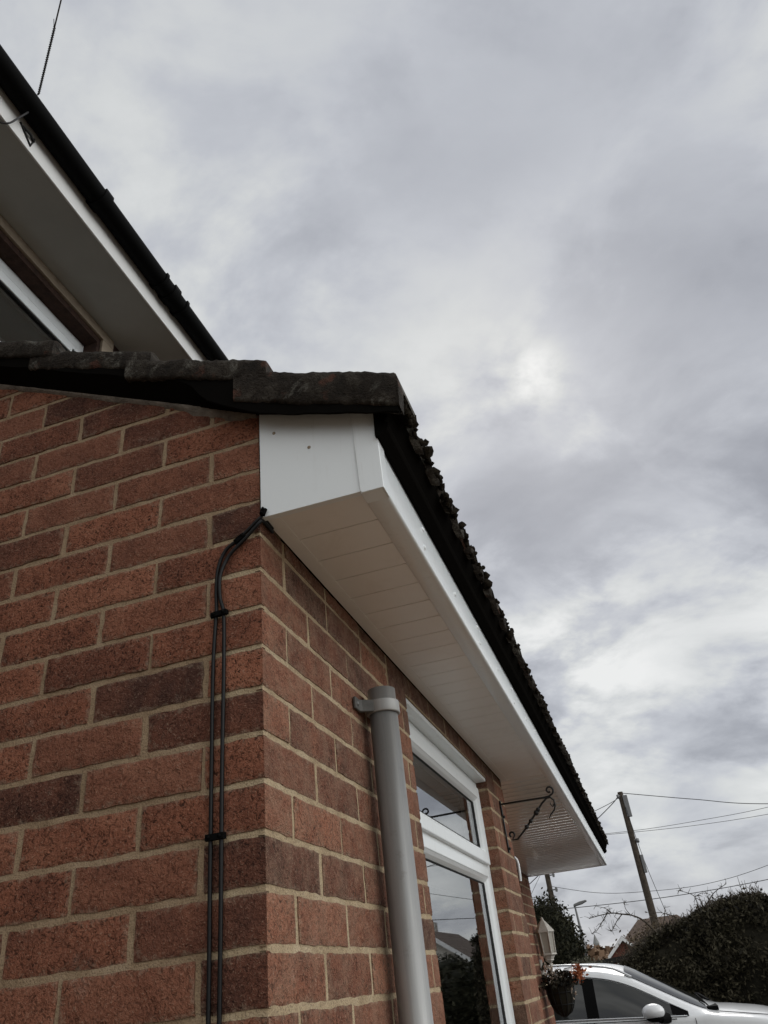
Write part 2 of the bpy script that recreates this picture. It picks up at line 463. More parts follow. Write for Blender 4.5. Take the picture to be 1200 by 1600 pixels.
class MB:
    """Collects shapes and links them as one mesh object."""
    def __init__(self):
        self.v, self.f, self.mi, self.mats, self.sm = [], [], [], [], []
        self.attr = []

    def _m(self, m):
        if m not in self.mats:
            self.mats.append(m)
        return self.mats.index(m)

    def add(self, vs, fs, m=None, smooth=False, at=None):
        o = len(self.v)
        self.v += [tuple(p) for p in vs]
        k = self._m(m) if m else 0
        for f in fs:
            self.f.append([i + o for i in f])
            self.mi.append(k)
            self.sm.append(smooth)
        self.attr += at if at else [(0.5, 0.5, 0.5, 1)] * len(vs)

    def box(self, a, b, m=None):
        x0, y0, z0 = a
        x1, y1, z1 = b
        self.add([(x0, y0, z0), (x1, y0, z0), (x1, y1, z0), (x0, y1, z0), (x0, y0, z1), (x1, y0, z1), (x1, y1, z1), (x0, y1, z1)],
                 [(0, 3, 2, 1), (4, 5, 6, 7), (0, 1, 5, 4), (1, 2, 6, 5), (2, 3, 7, 6), (3, 0, 4, 7)], m)

    def prism(self, poly, axis, a, b, m=None, smooth=False):
        """Extrudes a 2-D outline along an axis ('x': poly is (y,z); 'y': (x,z); 'z': (x,y))."""
        def p(q, t):
            return {'x': (t, q[0], q[1]), 'y': (q[0], t, q[1]), 'z': (q[0], q[1], t)}[axis]
        n = len(poly)
        vs = [p(q, a) for q in poly] + [p(q, b) for q in poly]
        self.add(vs, [(i, (i + 1) % n, n + (i + 1) % n, n + i) for i in range(n)], m, smooth)
        self.add(vs, [tuple(range(n))[::-1], tuple(range(n, 2 * n))], m)

    def tube(self, pts, r, seg=8, m=None, smooth=True, cap=True):
        pts = [Vector(p) for p in pts]
        rs = r if isinstance(r, (list, tuple)) else [r] * len(pts)
        vs, fs = [], []
        t0 = (pts[1] - pts[0]).normalized()
        ref = Vector((0, 0, 1)) if abs(t0.z) < 0.9 else Vector((1, 0, 0))
        u = t0.cross(ref).normalized()
        for i, p in enumerate(pts):
            t = (pts[min(i + 1, len(pts) - 1)] - pts[max(i - 1, 0)]).normalized()
            u = (u - t * u.dot(t)).normalized()
            v = t.cross(u)
            for k in range(seg):
                an = 2 * math.pi * k / seg
                vs.append(p + (u * math.cos(an) + v * math.sin(an)) * rs[i])
        for i in range(len(pts) - 1):
            for k in range(seg):
                fs.append((i * seg + k, i * seg + (k + 1) % seg, (i + 1) * seg + (k + 1) % seg, (i + 1) * seg + k))
        self.add(vs, fs, m, smooth)
        if cap:
            n = len(vs)
            self.add(vs[:seg] + vs[-seg:], [tuple(range(seg))[::-1], tuple(range(seg, 2 * seg))], m)

    def lathe(self, prof, c, seg=16, m=None, smooth=True, axis='z'):
        vs, fs = [], []
        for r, z in prof:
            for k in range(seg):
                a = 2 * math.pi * k / seg
                q = (r * math.cos(a), r * math.sin(a), z)
                if axis == 'y':
                    q = (q[0], q[2], q[1])
                if axis == 'x':
                    q = (q[2], q[0], q[1])
                vs.append((c[0] + q[0], c[1] + q[1], c[2] + q[2]))
        for i in range(len(prof) - 1):
            for k in range(seg):
                fs.append((i * seg + k, i * seg + (k + 1) % seg, (i + 1) * seg + (k + 1) % seg, (i + 1) * seg + k))
        self.add(vs, fs, m, smooth)

    def ball(self, c, r, m=None, seg=8, rings=6, jit=0.0, sq=(1, 1, 1)):
        vs, fs = [], []
        for i in range(rings + 1):
            th = math.pi * i / rings
            for k in range(seg):
                a = 2 * math.pi * k / seg
                q = 1 + rnd.uniform(-jit, jit)
                vs.append((c[0] + r * q * sq[0] * math.sin(th) * math.cos(a), c[1] + r * q * sq[1] * math.sin(th) * math.sin(a), c[2] + r * q * sq[2] * math.cos(th)))
        for i in range(rings):
            for k in range(seg):
                fs.append((i * seg + k, (i + 1) * seg + k, (i + 1) * seg + (k + 1) % seg, i * seg + (k + 1) % seg))
        self.add(vs, fs, m, True)

    def build(self, name, parent=None, m=None, attr=None, bevel=0.0, loc=None, weld=False):
        me = bpy.data.meshes.new(name)
        vs = self.v
        org = Vector(loc) if loc else Vector((0, 0, 0))
        if parent is not None:
            org = parent['_o'] if '_o' in parent else org
            org = Vector(org)
        me.from_pydata([tuple(Vector(p) - org) for p in vs], [], self.f)
        ml = self.mats if self.mats else [m]
        for q in ml:
            me.materials.append(MATS[q or m])
        me.polygons.foreach_set('material_index', self.mi)
        me.polygons.foreach_set('use_smooth', self.sm)
        if attr:
            at = me.attributes.new(attr, 'FLOAT_COLOR', 'POINT')
            flat = [c for p in self.attr for c in p]
            at.data.foreach_set('color', flat)
        me.update()
        if weld or bevel:
            bm = bmesh.new()
            bm.from_mesh(me)
            bmesh.ops.remove_doubles(bm, verts=bm.verts, dist=1e-5)
            bmesh.ops.recalc_face_normals(bm, faces=bm.faces)
            bm.to_mesh(me)
            bm.free()
        o = bpy.data.objects.new(name, me)
        COL.objects.link(o)
        if parent is not None:
            o.parent = parent
            if '_o' in parent:
                o['_o'] = parent['_o']
        else:
            o.location = org
        if bevel:
            md = o.modifiers.new('bevel', 'BEVEL')
            md.width = bevel
            md.segments = 2
            md.limit_method = 'ANGLE'
            md.angle_limit = R(40)
        return o

def thing(name, label, cat, loc=(0, 0, 0), group=None):
    o = bpy.data.objects.new(name, None)
    COL.objects.link(o)
    o.location = loc
    o.empty_display_size = 0.1
    o['_o'] = tuple(loc)
    o['label'] = label
    o['category'] = cat
    if group:
        o['group'] = group
    return o

def tag(o, label, cat, group=None):
    o['label'] = label
    o['category'] = cat
    if group:
        o['group'] = group
    return o

def structure(o, kind='structure'):
    o['kind'] = kind
    return o

def interp(tab, x):
    if x <= tab[0][0]:
        return tab[0][1]
    for (a, b), (c, d) in zip(tab, tab[1:]):
        if x <= c:
            t = (x - a) / (c - a)
            return b + (d - b) * t
    return tab[-1][1]

def smooth_tab(tab, x):
    """Cubic (Catmull-Rom) through a table of knots."""
    n = len(tab)
    if x <= tab[0][0]:
        return tab[0][1]
    if x >= tab[-1][0]:
        return tab[-1][1]
    for i in range(n - 1):
        if x <= tab[i + 1][0]:
            break
    x0, y0 = tab[i]
    x1, y1 = tab[i + 1]
    def sl(j):
        a, b = tab[max(j - 1, 0)], tab[min(j + 1, n - 1)]
        return (b[1] - a[1]) / (b[0] - a[0])
    h = x1 - x0
    t = (x - x0) / h
    m0, m1 = sl(i) * h, sl(i + 1) * h
    return (2 * t ** 3 - 3 * t * t + 1) * y0 + (t ** 3 - 2 * t * t + t) * m0 + (-2 * t ** 3 + 3 * t * t) * y1 + (t ** 3 - t * t) * m1

GZ = -1.6      # ground level
SOF = 0.787    # soffit level

# ------------------------------------------------------------------ ground and far terrain
g = MB()
N = 40
def gheight(x, y):
    r = math.hypot(x, y)
    return GZ + max(0.0, r - 150) * 0.012 * (1 if y > 0 else 0.3)
ring = [0, 6, 12, 20, 35, 60, 100, 150, 200, 260, 330, 420, 600, 900, 1400]
vs, fs = [], []
for r in ring:
    for k in range(N):
        a = 2 * math.pi * k / N
        vs.append((r * math.cos(a), r * math.sin(a), gheight(r * math.cos(a), r * math.sin(a)) if r < 420 else GZ + 3.2))
for i in range(len(ring) - 1):
    for k in range(N):
        fs.append((i * N + k, (i + 1) * N + k, (i + 1) * N + (k + 1) % N, i * N + (k + 1) % N))
g.add(vs, fs, 'tarmac', True)
structure(g.build('ground'))
pt = MB()
pt.box((-6.0, -9.0, GZ - 0.2), (7.0, 2.7, GZ + 0.004), 'warm_bounce')  # added out-of-view slab, pale and warm to bounce light onto the soffit
structure(pt.build('bounce_slab'))

# ------------------------------------------------------------------ brickwork
CH = 0.075
SEED = random.Random(21)

SANDY = [0.0]

def brick_face(mb, org, ud, nd, u0, u1, z0, z1, tone, sharp=(False, False), zclip=None, zmin=None):
    """One brick's outer face with slightly ragged arrises and its four returns."""
    L = u1 - u0
    nu = max(2, int(L / 0.018))
    us = [u0, u0 + 0.0035] + [u0 + 0.0035 + (L - 0.007) * i / nu for i in range(1, nu)] + [u1 - 0.0035, u1]
    H = z1 - z0
    zs = [z0, z0 + 0.0035, z0 + H * 0.35, z0 + H * 0.65, z1 - 0.0035, z1]
    hue = SEED.random()
    seed = SEED.uniform(0, 100)
    tilt = SEED.uniform(-0.0012, 0.0012)
    proud = SEED.uniform(-0.0012, 0.0012)
    nu_, nz_ = len(us), len(zs)
    vs, at = [], []
    def P(u, d, z):
        if zclip is not None:
            z = min(z, zclip(u))
        if zmin is not None:
            z = max(z, zmin)
        return org + ud * u + nd * d + Vector((0, 0, z))
    for j, z in enumerate(zs):
        for i, u in enumerate(us):
            bz = j in (0, nz_ - 1)
            bu = i in (0, nu_ - 1)
            lo, hi = (sharp[0] and i <= 1), (sharp[1] and i >= nu_ - 2)
            d = proud + tilt * (u - u0) / L + noise.noise((u * 30, z * 30, seed)) * 0.0011
            if bz or bu:
                d -= 0.0014
            if lo or hi:
                d = -0.0014 if bz else -0.0003
                if (lo and i == 0) or (hi and i == nu_ - 1):
                    d = -0.0016 if bz else -0.0005
            ju = noise.noise((seed, z * 70, u * 3)) * 0.0032 if bu and not (lo or hi) else 0
            jz = (noise.noise((u * 38, seed, z * 3)) + 0.6 * noise.noise((u * 110, seed, z * 3))) * 0.0027 if bz else 0
            vs.append(P(u + ju, d, z + jz))
            e = min(u - u0 if not sharp[0] else 1, u1 - u if not sharp[1] else 1, z - z0, z1 - z)
            at.append((tone, hue, max(0.0, min(1.0, e / 0.016)), SANDY[0]))
    fs = []
    for j in range(nz_ - 1):
        for i in range(nu_ - 1):
            fs.append((j * nu_ + i, j * nu_ + i + 1, (j + 1) * nu_ + i + 1, (j + 1) * nu_ + i))
    mb.add(vs, fs, 'brick', True, at)
    # returns into the mortar
    loop = [(i, 0) for i in range(nu_)] + [(nu_ - 1, j) for j in range(1, nz_)] + [(i, nz_ - 1) for i in range(nu_ - 2, -1, -1)] + [(0, j) for j in range(nz_ - 2, 0, -1)]
    vs2, at2 = [], []
    for i, j in loop:
        q = vs[j * nu_ + i]
        vs2.append(q)
        vs2.append(q - nd * 0.011)
        at2 += [(tone, hue, 0.0, SANDY[0])] * 2
    n = len(loop)
    def skip(k):
        a, b = loop[k][0], loop[(k + 1) % n][0]
        return (sharp[0] and a == 0 and b == 0) or (sharp[1] and a == nu_ - 1 and b == nu_ - 1)
    mb.add(vs2, [(2 * k, 2 * k + 1, 2 * ((k + 1) % n) + 1, 2 * ((k + 1) % n)) for k in range(n) if not skip(k)], 'brick', False, at2)

def pick_tone():
    r = SEED.random()
    if r < 0.07:
        return SEED.uniform(0.04, 0.2)
    if r < 0.30:
        return SEED.uniform(0.25, 0.4)
    return min(0.9, max(0.3, SEED.gauss(0.55, 0.12)))

def brick_wall(mb, org, ud, nd, k0, k1, umax, header_even=True, zclip=None, holes=(), over=None, sharp0=True):
    """Stretcher bond from a corner at u = 0; holes are (u0, u1, z0, z1)."""
    org, ud, nd = Vector(org), Vector(ud), Vector(nd)
    for k in range(k0, k1):
        z0 = k * CH + 0.005
        z1 = z0 + 0.065
        ev = (k % 2 == 0)
        first = 0.1025 if ev == header_even else 0.215
        u = 0.0
        n = 0
        while u < umax - 0.01:
            e = min(umax, (u + first) if n == 0 else u + 0.215)
            jit = SEED.uniform(-0.0015, 0.0015) if n else 0
            spans = [(u + jit, e + (SEED.uniform(-0.0015, 0.0015) if e < umax else 0), z0, z1)]
            for h in holes:
                ns = []
                for a, b, c, d in spans:
                    if d <= h[2] or c >= h[3] or b <= h[0] or a >= h[1]:
                        ns.append((a, b, c, d))
                        continue
                    if a < h[0] - 0.02:
                        ns.append((a, h[0], c, d))
                    if b > h[1] + 0.02:
                        ns.append((h[1], b, c, d))
                spans = ns
            tone = pick_tone()
            if over and (k, n) in over:
                tone = over[(k, n)]
            for a, b, c, d in spans:
                if zclip is not None and c > zclip(min(a, b)) and c > zclip(max(a, b)):
                    continue
                if b - a > 0.015:
                    sh = (sharp0 and n == 0 and a < 0.002, any(abs(b - h[0]) < 1e-6 for h in holes))
                    sh = (sh[0] or any(abs(a - h[1]) < 1e-6 for h in holes), sh[1])
                    brick_face(mb, org, ud, nd, a, b, c, d, tone, sh, zclip)
            u = e + 0.010
            n += 1

house = thing('brick_house', 'red brick house with white soffit boxing, dark mossy tiles and white window', 'house', (0, 0, GZ))

RAKE0, RAKE = 1.04, 0.50          # underside of the verge on the gable: z = RAKE0 + RAKE * distance from corner
K0 = -21
gw = MB()
over_g = {(6, 1): 0.08, (5, 0): 0.22, (7, 1): 0.3, (4, 2): 0.08, (2, 0): 0.08, (10, 0): 0.12, (3, 0): 0.42, (1, 0): 0.36,
          (6, 0): 0.66, (8, 0): 0.6, (9, 0): 0.4, (12, 0): 0.72, (11, 1): 0.6, (0, 1): 0.6, (3, 1): 0.6, (2, 1): 0.5,
          (4, 0): 0.55, (4, 1): 0.6, (5, 1): 0.55, (7, 0): 0.5, (15, 1): 0.15, (13, 0): 0.55, (1, 1): 0.48}
brick_wall(gw, (0, 0, 0), (-1, 0, 0), (0, -1, 0), K0, 46, 2.4, True, lambda u: RAKE0 + RAKE * u + 0.03, over=over_g)
gw.prism([(-0.0022, K0 * CH), (-0.0022, RAKE0), (-2.4, RAKE0 + RAKE * 2.4), (-2.4, K0 * CH)], 'y', 0.0030, 0.098, 'grey_mortar')
gw.build('gable_wall', house, attr='bk')

WY0, WY1, WZ0, WZ1 = 0.95, 2.15, -0.62, 0.722
fw = MB()
over_f = {(2, 0): 0.12, (4, 1): 0.25, (9, 1): 0.06, (9, 2): 0.22, (10, 1): 0.05, (10, 2): 0.1, (8, 1): 0.35, (9, 4): 0.08, (10, 4): 0.05,
          (1, 0): 0.72, (3, 0): 0.72, (5, 0): 0.7, (1, 1): 0.68, (3, 1): 0.66, (7, 0): 0.6, (0, 0): 0.55, (6, 0): 0.58, (2, 1): 0.22}
hole = (WY0, WY1, WZ0, WZ1)
SANDY[0] = 1.0
brick_wall(fw, (0, 0, 0), (0, 1, 0), (1, 0, 0), K0, 10, 2.575, False, holes=[hole], over=over_f)
for a in [0.0, 0.113, 0.338, 0.563, 0.788, 1.013, 1.238, 1.463, 1.688, 1.913, 2.138, 2.363]:
    b = min(2.575, a + (0.1025 if a == 0 else 0.215))
    if WY0 - 0.2 < a < WY1:
        brick_face(fw, Vector((0, 0, 0)), Vector((0, 1, 0)), Vector((1, 0, 0)), a, b, 0.727, 0.785, SEED.choice([0.05, 0.1, 0.2, 0.35, 0.5]))
    else:
        brick_face(fw, Vector((0, 0, 0)), Vector((0, 1, 0)), Vector((1, 0, 0)), a, b, 0.755, 0.786, SEED.choice([0.05, 0.2, 0.4]), (a == 0, False))
# mortar body round the opening
for a, b, c, d in [(0.0029, WY0 - 0.003, K0 * CH, 0.7865), (WY1 + 0.003, 2.5725, K0 * CH, 0.7865), (WY0 - 0.003, WY1 + 0.003, K0 * CH, WZ0), (WY0 - 0.003, WY1 + 0.003, WZ1 + 0.001, 0.7865)]:
    fw.box((-0.098, a, c), (-0.0020, b, d), 'mortar')
# reveals: brick returns
for k in range(-8, 10):
    z0 = k * CH + 0.005
    z1 = min(z0 + 0.065, WZ1)
    brick_face(fw, Vector((0, WY1, 0)), Vector((-1, 0, 0)), Vector((0, -1, 0)), 0.0, 0.099, z0, z1, pick_tone(), (True, False))
    brick_face(fw, Vector((0, WY0, 0)), Vector((-1, 0, 0)), Vector((0, 1, 0)), 0.0, 0.099, z0, z1, pick_tone(), (True, False))
for k in range(K0, 10):
    brick_face(fw, Vector((0, 2.575, 0)), Vector((-1, 0, 0)), Vector((0, 1, 0)), 0.0, 0.099, k * CH + 0.005, k * CH + 0.07, pick_tone(), (True, False))
fw.build('front_wall', house, attr='bk')
SANDY[0] = 0.3

# recessed porch wall and its end
PX, PY0, PY1 = -0.487, 2.58, 6.70
pw = MB()
brick_wall(pw, (PX, PY1, 0), (0, -1, 0), (1, 0, 0), K0, 11, PY1 - PY0 - 0.02, True, zclip=lambda u: 0.786)
for k in range(K0, 10):
    e = 0.1025 if k % 2 else 0.215
    brick_face(pw, Vector((PX, PY1, 0)), Vector((-1, 0, 0)), Vector((0, 1, 0)), 0.0, e, k * CH + 0.005, k * CH + 0.07, pick_tone(), (True, False))
pw.box((PX - 0.23, PY0 + 0.02, K0 * CH), (PX - 0.0022, PY1 - 0.0022, 0.786), 'mortar')
pw.box((PX - 0.0022, 2.48, K0 * CH), (-0.10, 2.566, 0.786), 'mortar')
pw.build('porch_wall', house, attr='bk')

# ------------------------------------------------------------------ soffit, fascia, boxed end
FX = 0.2465
def soffit_profile(y0, y1, crown):
    pts = []
    y = y0
    while y < y1 - 1e-6:
        e = min(y + 0.1, y1)
        pts += [(y, SOF), (y + 0.0008, SOF + 0.006), (y + 0.0030, SOF + 0.006), (y + 0.0036, SOF + 0.0002)]
        wd_ = e - y
        for q in (0.1, 0.22, 0.34, 0.46, 0.58, 0.7, 0.82, 0.92):
            pts.append((y + 0.0036 + (wd_ - 0.004) * q, SOF - crown * math.sin(math.pi * q)))
        pts.append((e - 0.0004, SOF))
        y = e
    pts.append((y1, SOF))
    return pts
sf = MB()
def soffit_sheet(sf, x0, x1, y0, y1, crown, m):
    pr = soffit_profile(y0, y1, crown)
    vs = [(x0, y, z) for y, z in pr] + [(x1, y, z) for y, z in pr]
    n = len(pr)
    sf.add(vs, [(i, n + i, n + i + 1, i + 1) for i in range(n - 1)], m, False)
soffit_sheet(sf, 0.030, 0.205, 0.012, 2.58, 0.0004, 'white_soffit')
sf.box((0.0035, 0.010, SOF - 0.002), (0.033, 2.58, SOF + 0.010), 'white_soffit')
sf.box((PX + 0.003, 2.585, SOF - 0.002), (PX + 0.034, 6.69, SOF + 0.010), 'white_soffit')
sf.box((PX - 0.24, 6.725, SOF - 0.004), (0.2, 6.745, SOF + 0.10), 'white_soffit')
sf.box((0.0, 0.02, SOF + 0.02), (0.22, 6.72, SOF + 0.03), 'dark_room')
sf.build('soffit', house)
ps = MB()
soffit_sheet(ps, PX + 0.03, 0.205, 2.581, 6.72, 0.0058, 'glossy_soffit')
ps.build('ribbed_porch_soffit', house)

fa = MB()
def fascia_prof():
    p = []
    for i in range(7):
        a = math.pi * i / 6
        p.append((FX - 0.005 + 0.005 * math.cos(a - math.pi) * -1, SOF - 0.003 - 0.005 * math.sin(a)))
    return p
nose = [(0.2005, SOF - 0.0025), (0.2025, SOF - 0.0045), (FX - 0.008, SOF - 0.0045), (FX - 0.004, SOF - 0.0038), (FX - 0.0012, SOF - 0.0016), (FX, SOF + 0.0022),
        (FX, SOF + 0.03), (FX, 0.965), (FX - 0.011, 0.965), (FX - 0.011, SOF + 0.008), (0.2005, SOF + 0.008)]
fa.prism(nose, 'y', 0.016, 6.745, 'white_upvc', True)
fo = fa.build('fascia', house)
for i in range(22):
    y = 0.30 + i * 0.30
    for dz in ((0.045,) if i % 2 else (0.022, 0.075)):
        c = MB()
        c.lathe([(0.0068, 0), (0.0062, 0.0016), (0.004, 0.003), (0.0002, 0.0036)], (FX, y + dz * 0.2, SOF + dz), 10, 'white_upvc', axis='x')
        c.build('fixing_cap', fo)

be = MB()
be.prism([(0.0045, 0.7785), (0.0045, 1.045), (0.2445, 0.968), (0.2445, 0.7765)], 'y', -0.006, 0.008, 'white_upvc')
beo = be.build('box_end', house, bevel=0.0008)
ct = MB()
# corner cap wrapping the boxed end, the fascia and the underside
ct.prism([(0.2045, 0.7765), (0.2005, 0.978), (0.2500, 0.9635), (0.2500, 0.7715), (0.2080, 0.7715)], 'y', -0.0095, -0.0062, 'white_upvc')
ct.box((0.2467, -0.0060, 0.7716), (0.2500, 0.0300, 0.95), 'white_upvc')
ct.box((0.2045, -0.0060, 0.7716), (0.2465, 0.0300, 0.7765), 'white_upvc')
ct.build('corner_cap', beo, bevel=0.0012)
for x, z in ((0.0365, 0.973), (0.110, 0.912)):
    nl = MB()
    nl.lathe([(0.0036, 0), (0.0034, -0.0012), (0.002, -0.002), (0.0001, -0.0022)], (x, -0.006, z), 10, 'nail_head', axis='y')
    nl.build('nail_head', beo)

# ------------------------------------------------------------------ lower roof
PITCH = 0.51
GA = 0.283
roof_base = MB()
roof_base.prism([(0.2467, 0.915), (0.2466, 0.952), (-1.655, 0.952 + 1.9 * PITCH), (-1.655, 0.86 + 1.9 * PITCH), (0.0, 0.985), (0.0, 0.965)], 'y', 0.010, 6.74, 'felt_shade_black')
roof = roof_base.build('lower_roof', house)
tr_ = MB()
tr_.prism([(FX + 0.0008, 0.884), (0.256, 0.882), (0.272, 0.893), (0.2755, 0.902), (0.2755, 0.908), (0.270, 0.912), (0.292, 0.955), (0.25, 0.955)], 'y', -0.018, 6.74, 'felt_shade_black')
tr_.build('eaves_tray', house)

ROLL = 0.128
def roll_h(y):
    ph = ((y - 0.03) / ROLL) % 1.0
    if ph < 0.52:
        return 0.046 * math.sin(math.pi * ph / 0.52) ** 0.6
    return 0.0
tiles = MB()
for row in range(7):
    xe = 0.307 - GA * row
    ze = 0.941 + GA * PITCH * row
    ys = [0.075 + 0.008 * i for i in range(int(6.68 / 0.008))] if row < 2 else [0.075 + 0.032 * i for i in range(int(6.68 / 0.032))]
    jit = [noise.noise((y * 9, row * 3.1, 0)) * 0.004 + (noise.noise((math.floor(y / ROLL / 2) * 7.3, row, 5)) * 0.008) for y in ys]
    secs = [(0.0, 0.0, 0), (0.004, 0.010, 1), (0.012, 0.0155, 1), (0.33, 0.0155, 1)]
    n = len(ys)
    vs = []
    for y, j in zip(ys, jit):
        h = roll_h(y)
        for dx, tz, top in secs:
            vs.append((xe + j - dx, y, ze + h + dx * 0.42 + tz))
        vs.append((xe + j - 0.33, y, ze + h + 0.33 * 0.42))
    m_ = 5
    fs = []
    for i in range(n - 1):
        for k in range(m_):
            fs.append((i * m_ + k, i * m_ + (k + 1) % m_, (i + 1) * m_ + (k + 1) % m_, (i + 1) * m_ + k))
    tiles.add(vs, fs, 'roof_tile', True)
tiles.build('tile_course', roof)

# verge tiles: thick ends stepping up the gable
for row in range(7):
    xe = 0.314 - (0.270 if row == 1 else 0.0) - (0.2765 * row if row > 1 else 0)
    ze = 0.998 + 0.1455 * row
    v = MB()
    prof = []                      # (y, dz) cross-section, outer face at y = -0.05
    ya, yb = -0.052 + rnd.uniform(-0.004, 0.004), 0.085
    th = 0.092 if row == 0 else 0.064
    ze += 0.005 if row == 0 else 0
    prof = [(ya + 0.004, -th), (ya, -th + 0.006), (ya, -0.020), (ya + 0.004, -0.009), (ya + 0.012, -0.002), (ya + 0.022, 0.0), (ya + 0.06, -0.004), (yb, -0.016), (yb, -0.034), (ya + 0.05, -0.03), (ya + 0.035, -0.034), (ya + 0.03, -th)]
    nseg = 44
    Lx = 0.345
    vs = []
    for s in range(nseg + 1):
        dx = Lx * s / nseg
        en = 0.0
        for (y, dz) in prof:
            px = xe - dx
            if s == 0:
                px -= 0.004 * (1 if dz > -0.012 or dz < -0.058 else 0.0)
            q = noise.noise((px * 16, y * 40 + row * 5, dz * 30)) * 0.0035 + noise.noise((px * 60, row * 3.3, dz * 70)) * 0.0025
            vs.append((px, y + q, ze + dz + dx * 0.40 + noise.noise((px * 22, row * 9.0, 1)) * 0.0022 + noise.noise((px * 75, row * 9.0, y * 20)) * 0.004 - 0.010 * max(0.0, noise.noise((px * 13, row * 7.7, 9.0)) - 0.25)))
    m_ = len(prof)
    fs = []
    for s in range(nseg):
        for k in range(m_):
            fs.append((s * m_ + k, (s + 1) * m_ + k, (s + 1) * m_ + (k + 1) % m_, s * m_ + (k + 1) % m_))
    v.add(vs, fs, 'roof_tile', True)
    v.add(vs[:m_], [tuple(range(m_))], 'roof_tile')
    v.build('verge_tile', roof)
# near-black strip standing in for the shade under the verge tiles
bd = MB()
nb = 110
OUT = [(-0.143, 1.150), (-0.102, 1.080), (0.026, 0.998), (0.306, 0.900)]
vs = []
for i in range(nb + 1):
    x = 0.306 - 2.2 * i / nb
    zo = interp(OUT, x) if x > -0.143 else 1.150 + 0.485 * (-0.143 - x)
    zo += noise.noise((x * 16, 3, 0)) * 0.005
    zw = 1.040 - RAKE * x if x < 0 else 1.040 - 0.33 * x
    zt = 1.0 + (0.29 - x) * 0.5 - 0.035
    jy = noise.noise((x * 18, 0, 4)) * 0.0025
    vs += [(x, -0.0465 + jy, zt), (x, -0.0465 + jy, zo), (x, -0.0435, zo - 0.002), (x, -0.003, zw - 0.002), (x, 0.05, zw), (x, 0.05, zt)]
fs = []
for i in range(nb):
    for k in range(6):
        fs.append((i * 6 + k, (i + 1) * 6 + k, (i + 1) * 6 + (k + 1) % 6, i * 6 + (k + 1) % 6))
bd.add(vs, fs, 'felt_shade_black', False)
bd.add(vs[:6], [(0, 1, 2, 3, 4, 5)], 'felt_shade_black')
bd.build('verge_shade_strip', roof)
# smear of pointing where the brickwork meets the shade strip
pm = MB()
vs = []
for i in range(101):
    x = -0.002 - 1.9 * i / 100
    d = 0.010 + 0.012 * abs(noise.noise((x * 9, 2, 2))) + (0.012 if -0.17 < x < -0.03 else 0)
    zw = RAKE0 - RAKE * x
    vs += [(x, -0.006, zw + 0.004), (x, -0.007 + noise.noise((x * 40, 1, 1)) * 0.002, zw - d * 0.5), (x, 0.002, zw - d + noise.noise((x * 60, 1, 6)) * 0.003)]
pm.add(vs, [(i * 3 + k, i * 3 + k + 1, (i + 1) * 3 + k + 1, (i + 1) * 3 + k) for i in range(100) for k in range(2)], 'cement', True)
pm.build('verge_pointing', roof)
# moss on the eaves edge
mo = MB()
for i in range(1500):
    y = 0.0 + 6.68 * rnd.random() ** 1.5
    h = roll_h(y) if y > 0.07 else 0.03
    if h < 0.02 and rnd.random() < 0.9:
        continue
    r = rnd.uniform(0.003, 0.009) * (1.7 if rnd.random() < 0.12 else 1)
    x = 0.300 + rnd.uniform(-0.03, 0.006)
    z = 0.943 + h + rnd.uniform(0.004, 0.018) + (0.307 - x) * 0.42
    if rnd.random() < 0.3:
        z = 0.941 + h * rnd.random()
        x = 0.303 + rnd.uniform(0, 0.006)
    mo.ball((x, y, z), r, 'moss', 6, 4, 0.4)
mo.build('moss', roof)['kind'] = 'stuff'

# ------------------------------------------------------------------ window
win = thing('window', '', 'window')
del win['label'], win['category']
win.parent = house
win['_o'] = house['_o']
XF = -0.045
fr_ = MB()
def frame_bar(mb, a, b, m='white_upvc'):
    mb.box(a, b, m)
G = 0.004
fr_.box((XF - 0.07, WY0 + G, WZ0 + 0.03), (XF, WY0 + 0.066, WZ1 - 0.018), 'white_upvc')
fr_.box((XF - 0.07, WY1 - 0.066, WZ0 + 0.03), (XF, WY1 - G, WZ1 - 0.018), 'white_upvc')
fr_.box((XF - 0.0702, WY0 + 0.066, WZ1 - 0.075), (XF - 0.0003, WY1 - 0.066, WZ1 - 0.018), 'white_upvc')
fr_.box((XF - 0.0702, WY0 + 0.066, 0.340), (XF - 0.0003, WY1 - 0.066, 0.392), 'white_upvc')
fr_.box((XF - 0.0702, WY0 + 0.066, WZ0 + 0.03), (XF - 0.0003, WY1 - 0.066, WZ0 + 0.09), 'white_upvc')
# glazing beads of the fixed light: sloped inward
def bead_ring(mb, y0, y1, z0, z1, w_, xo, xi, m='white_upvc'):
    o = [(xo, y0, z0), (xo, y1, z0), (xo, y1, z1), (xo, y0, z1)]
    i = [(xi, y0 + w_, z0 + w_), (xi, y1 - w_, z0 + w_), (xi, y1 - w_, z1 - w_), (xi, y0 + w_, z1 - w_)]
    md_ = [((a[0] * 0.4 + b[0] * 0.6) + 0.004, (a[1] + b[1]) / 2, (a[2] + b[2]) / 2) for a, b in zip(o, i)]
    vs = o + md_ + i
    fs = []
    for k in range(4):
        n2 = (k + 1) % 4
        fs += [(k, n2, 4 + n2, 4 + k), (4 + k, 4 + n2, 8 + n2, 8 + k)]
    mb.add(vs, fs, m)
bead_ring(fr_, WY0 + 0.066, WY1 - 0.066, WZ0 + 0.09, 0.340, 0.018, XF - 0.002, XF - 0.020)
fr_.build('frame', win, bevel=0.003)
gk = MB()
bead_ring(gk, WY0 + 0.084, WY1 - 0.084, WZ0 + 0.108, 0.322, 0.006, XF - 0.0195, XF - 0.0215, 'rubber')
gk.build('gasket', win)
hb = MB()
hb.box((-0.118, WY0 + 0.002, WZ1 - 0.0175), (-0.003, WY1 - 0.002, WZ1 - 0.004), 'white_upvc')
hb.build('head_board', win, bevel=0.002)
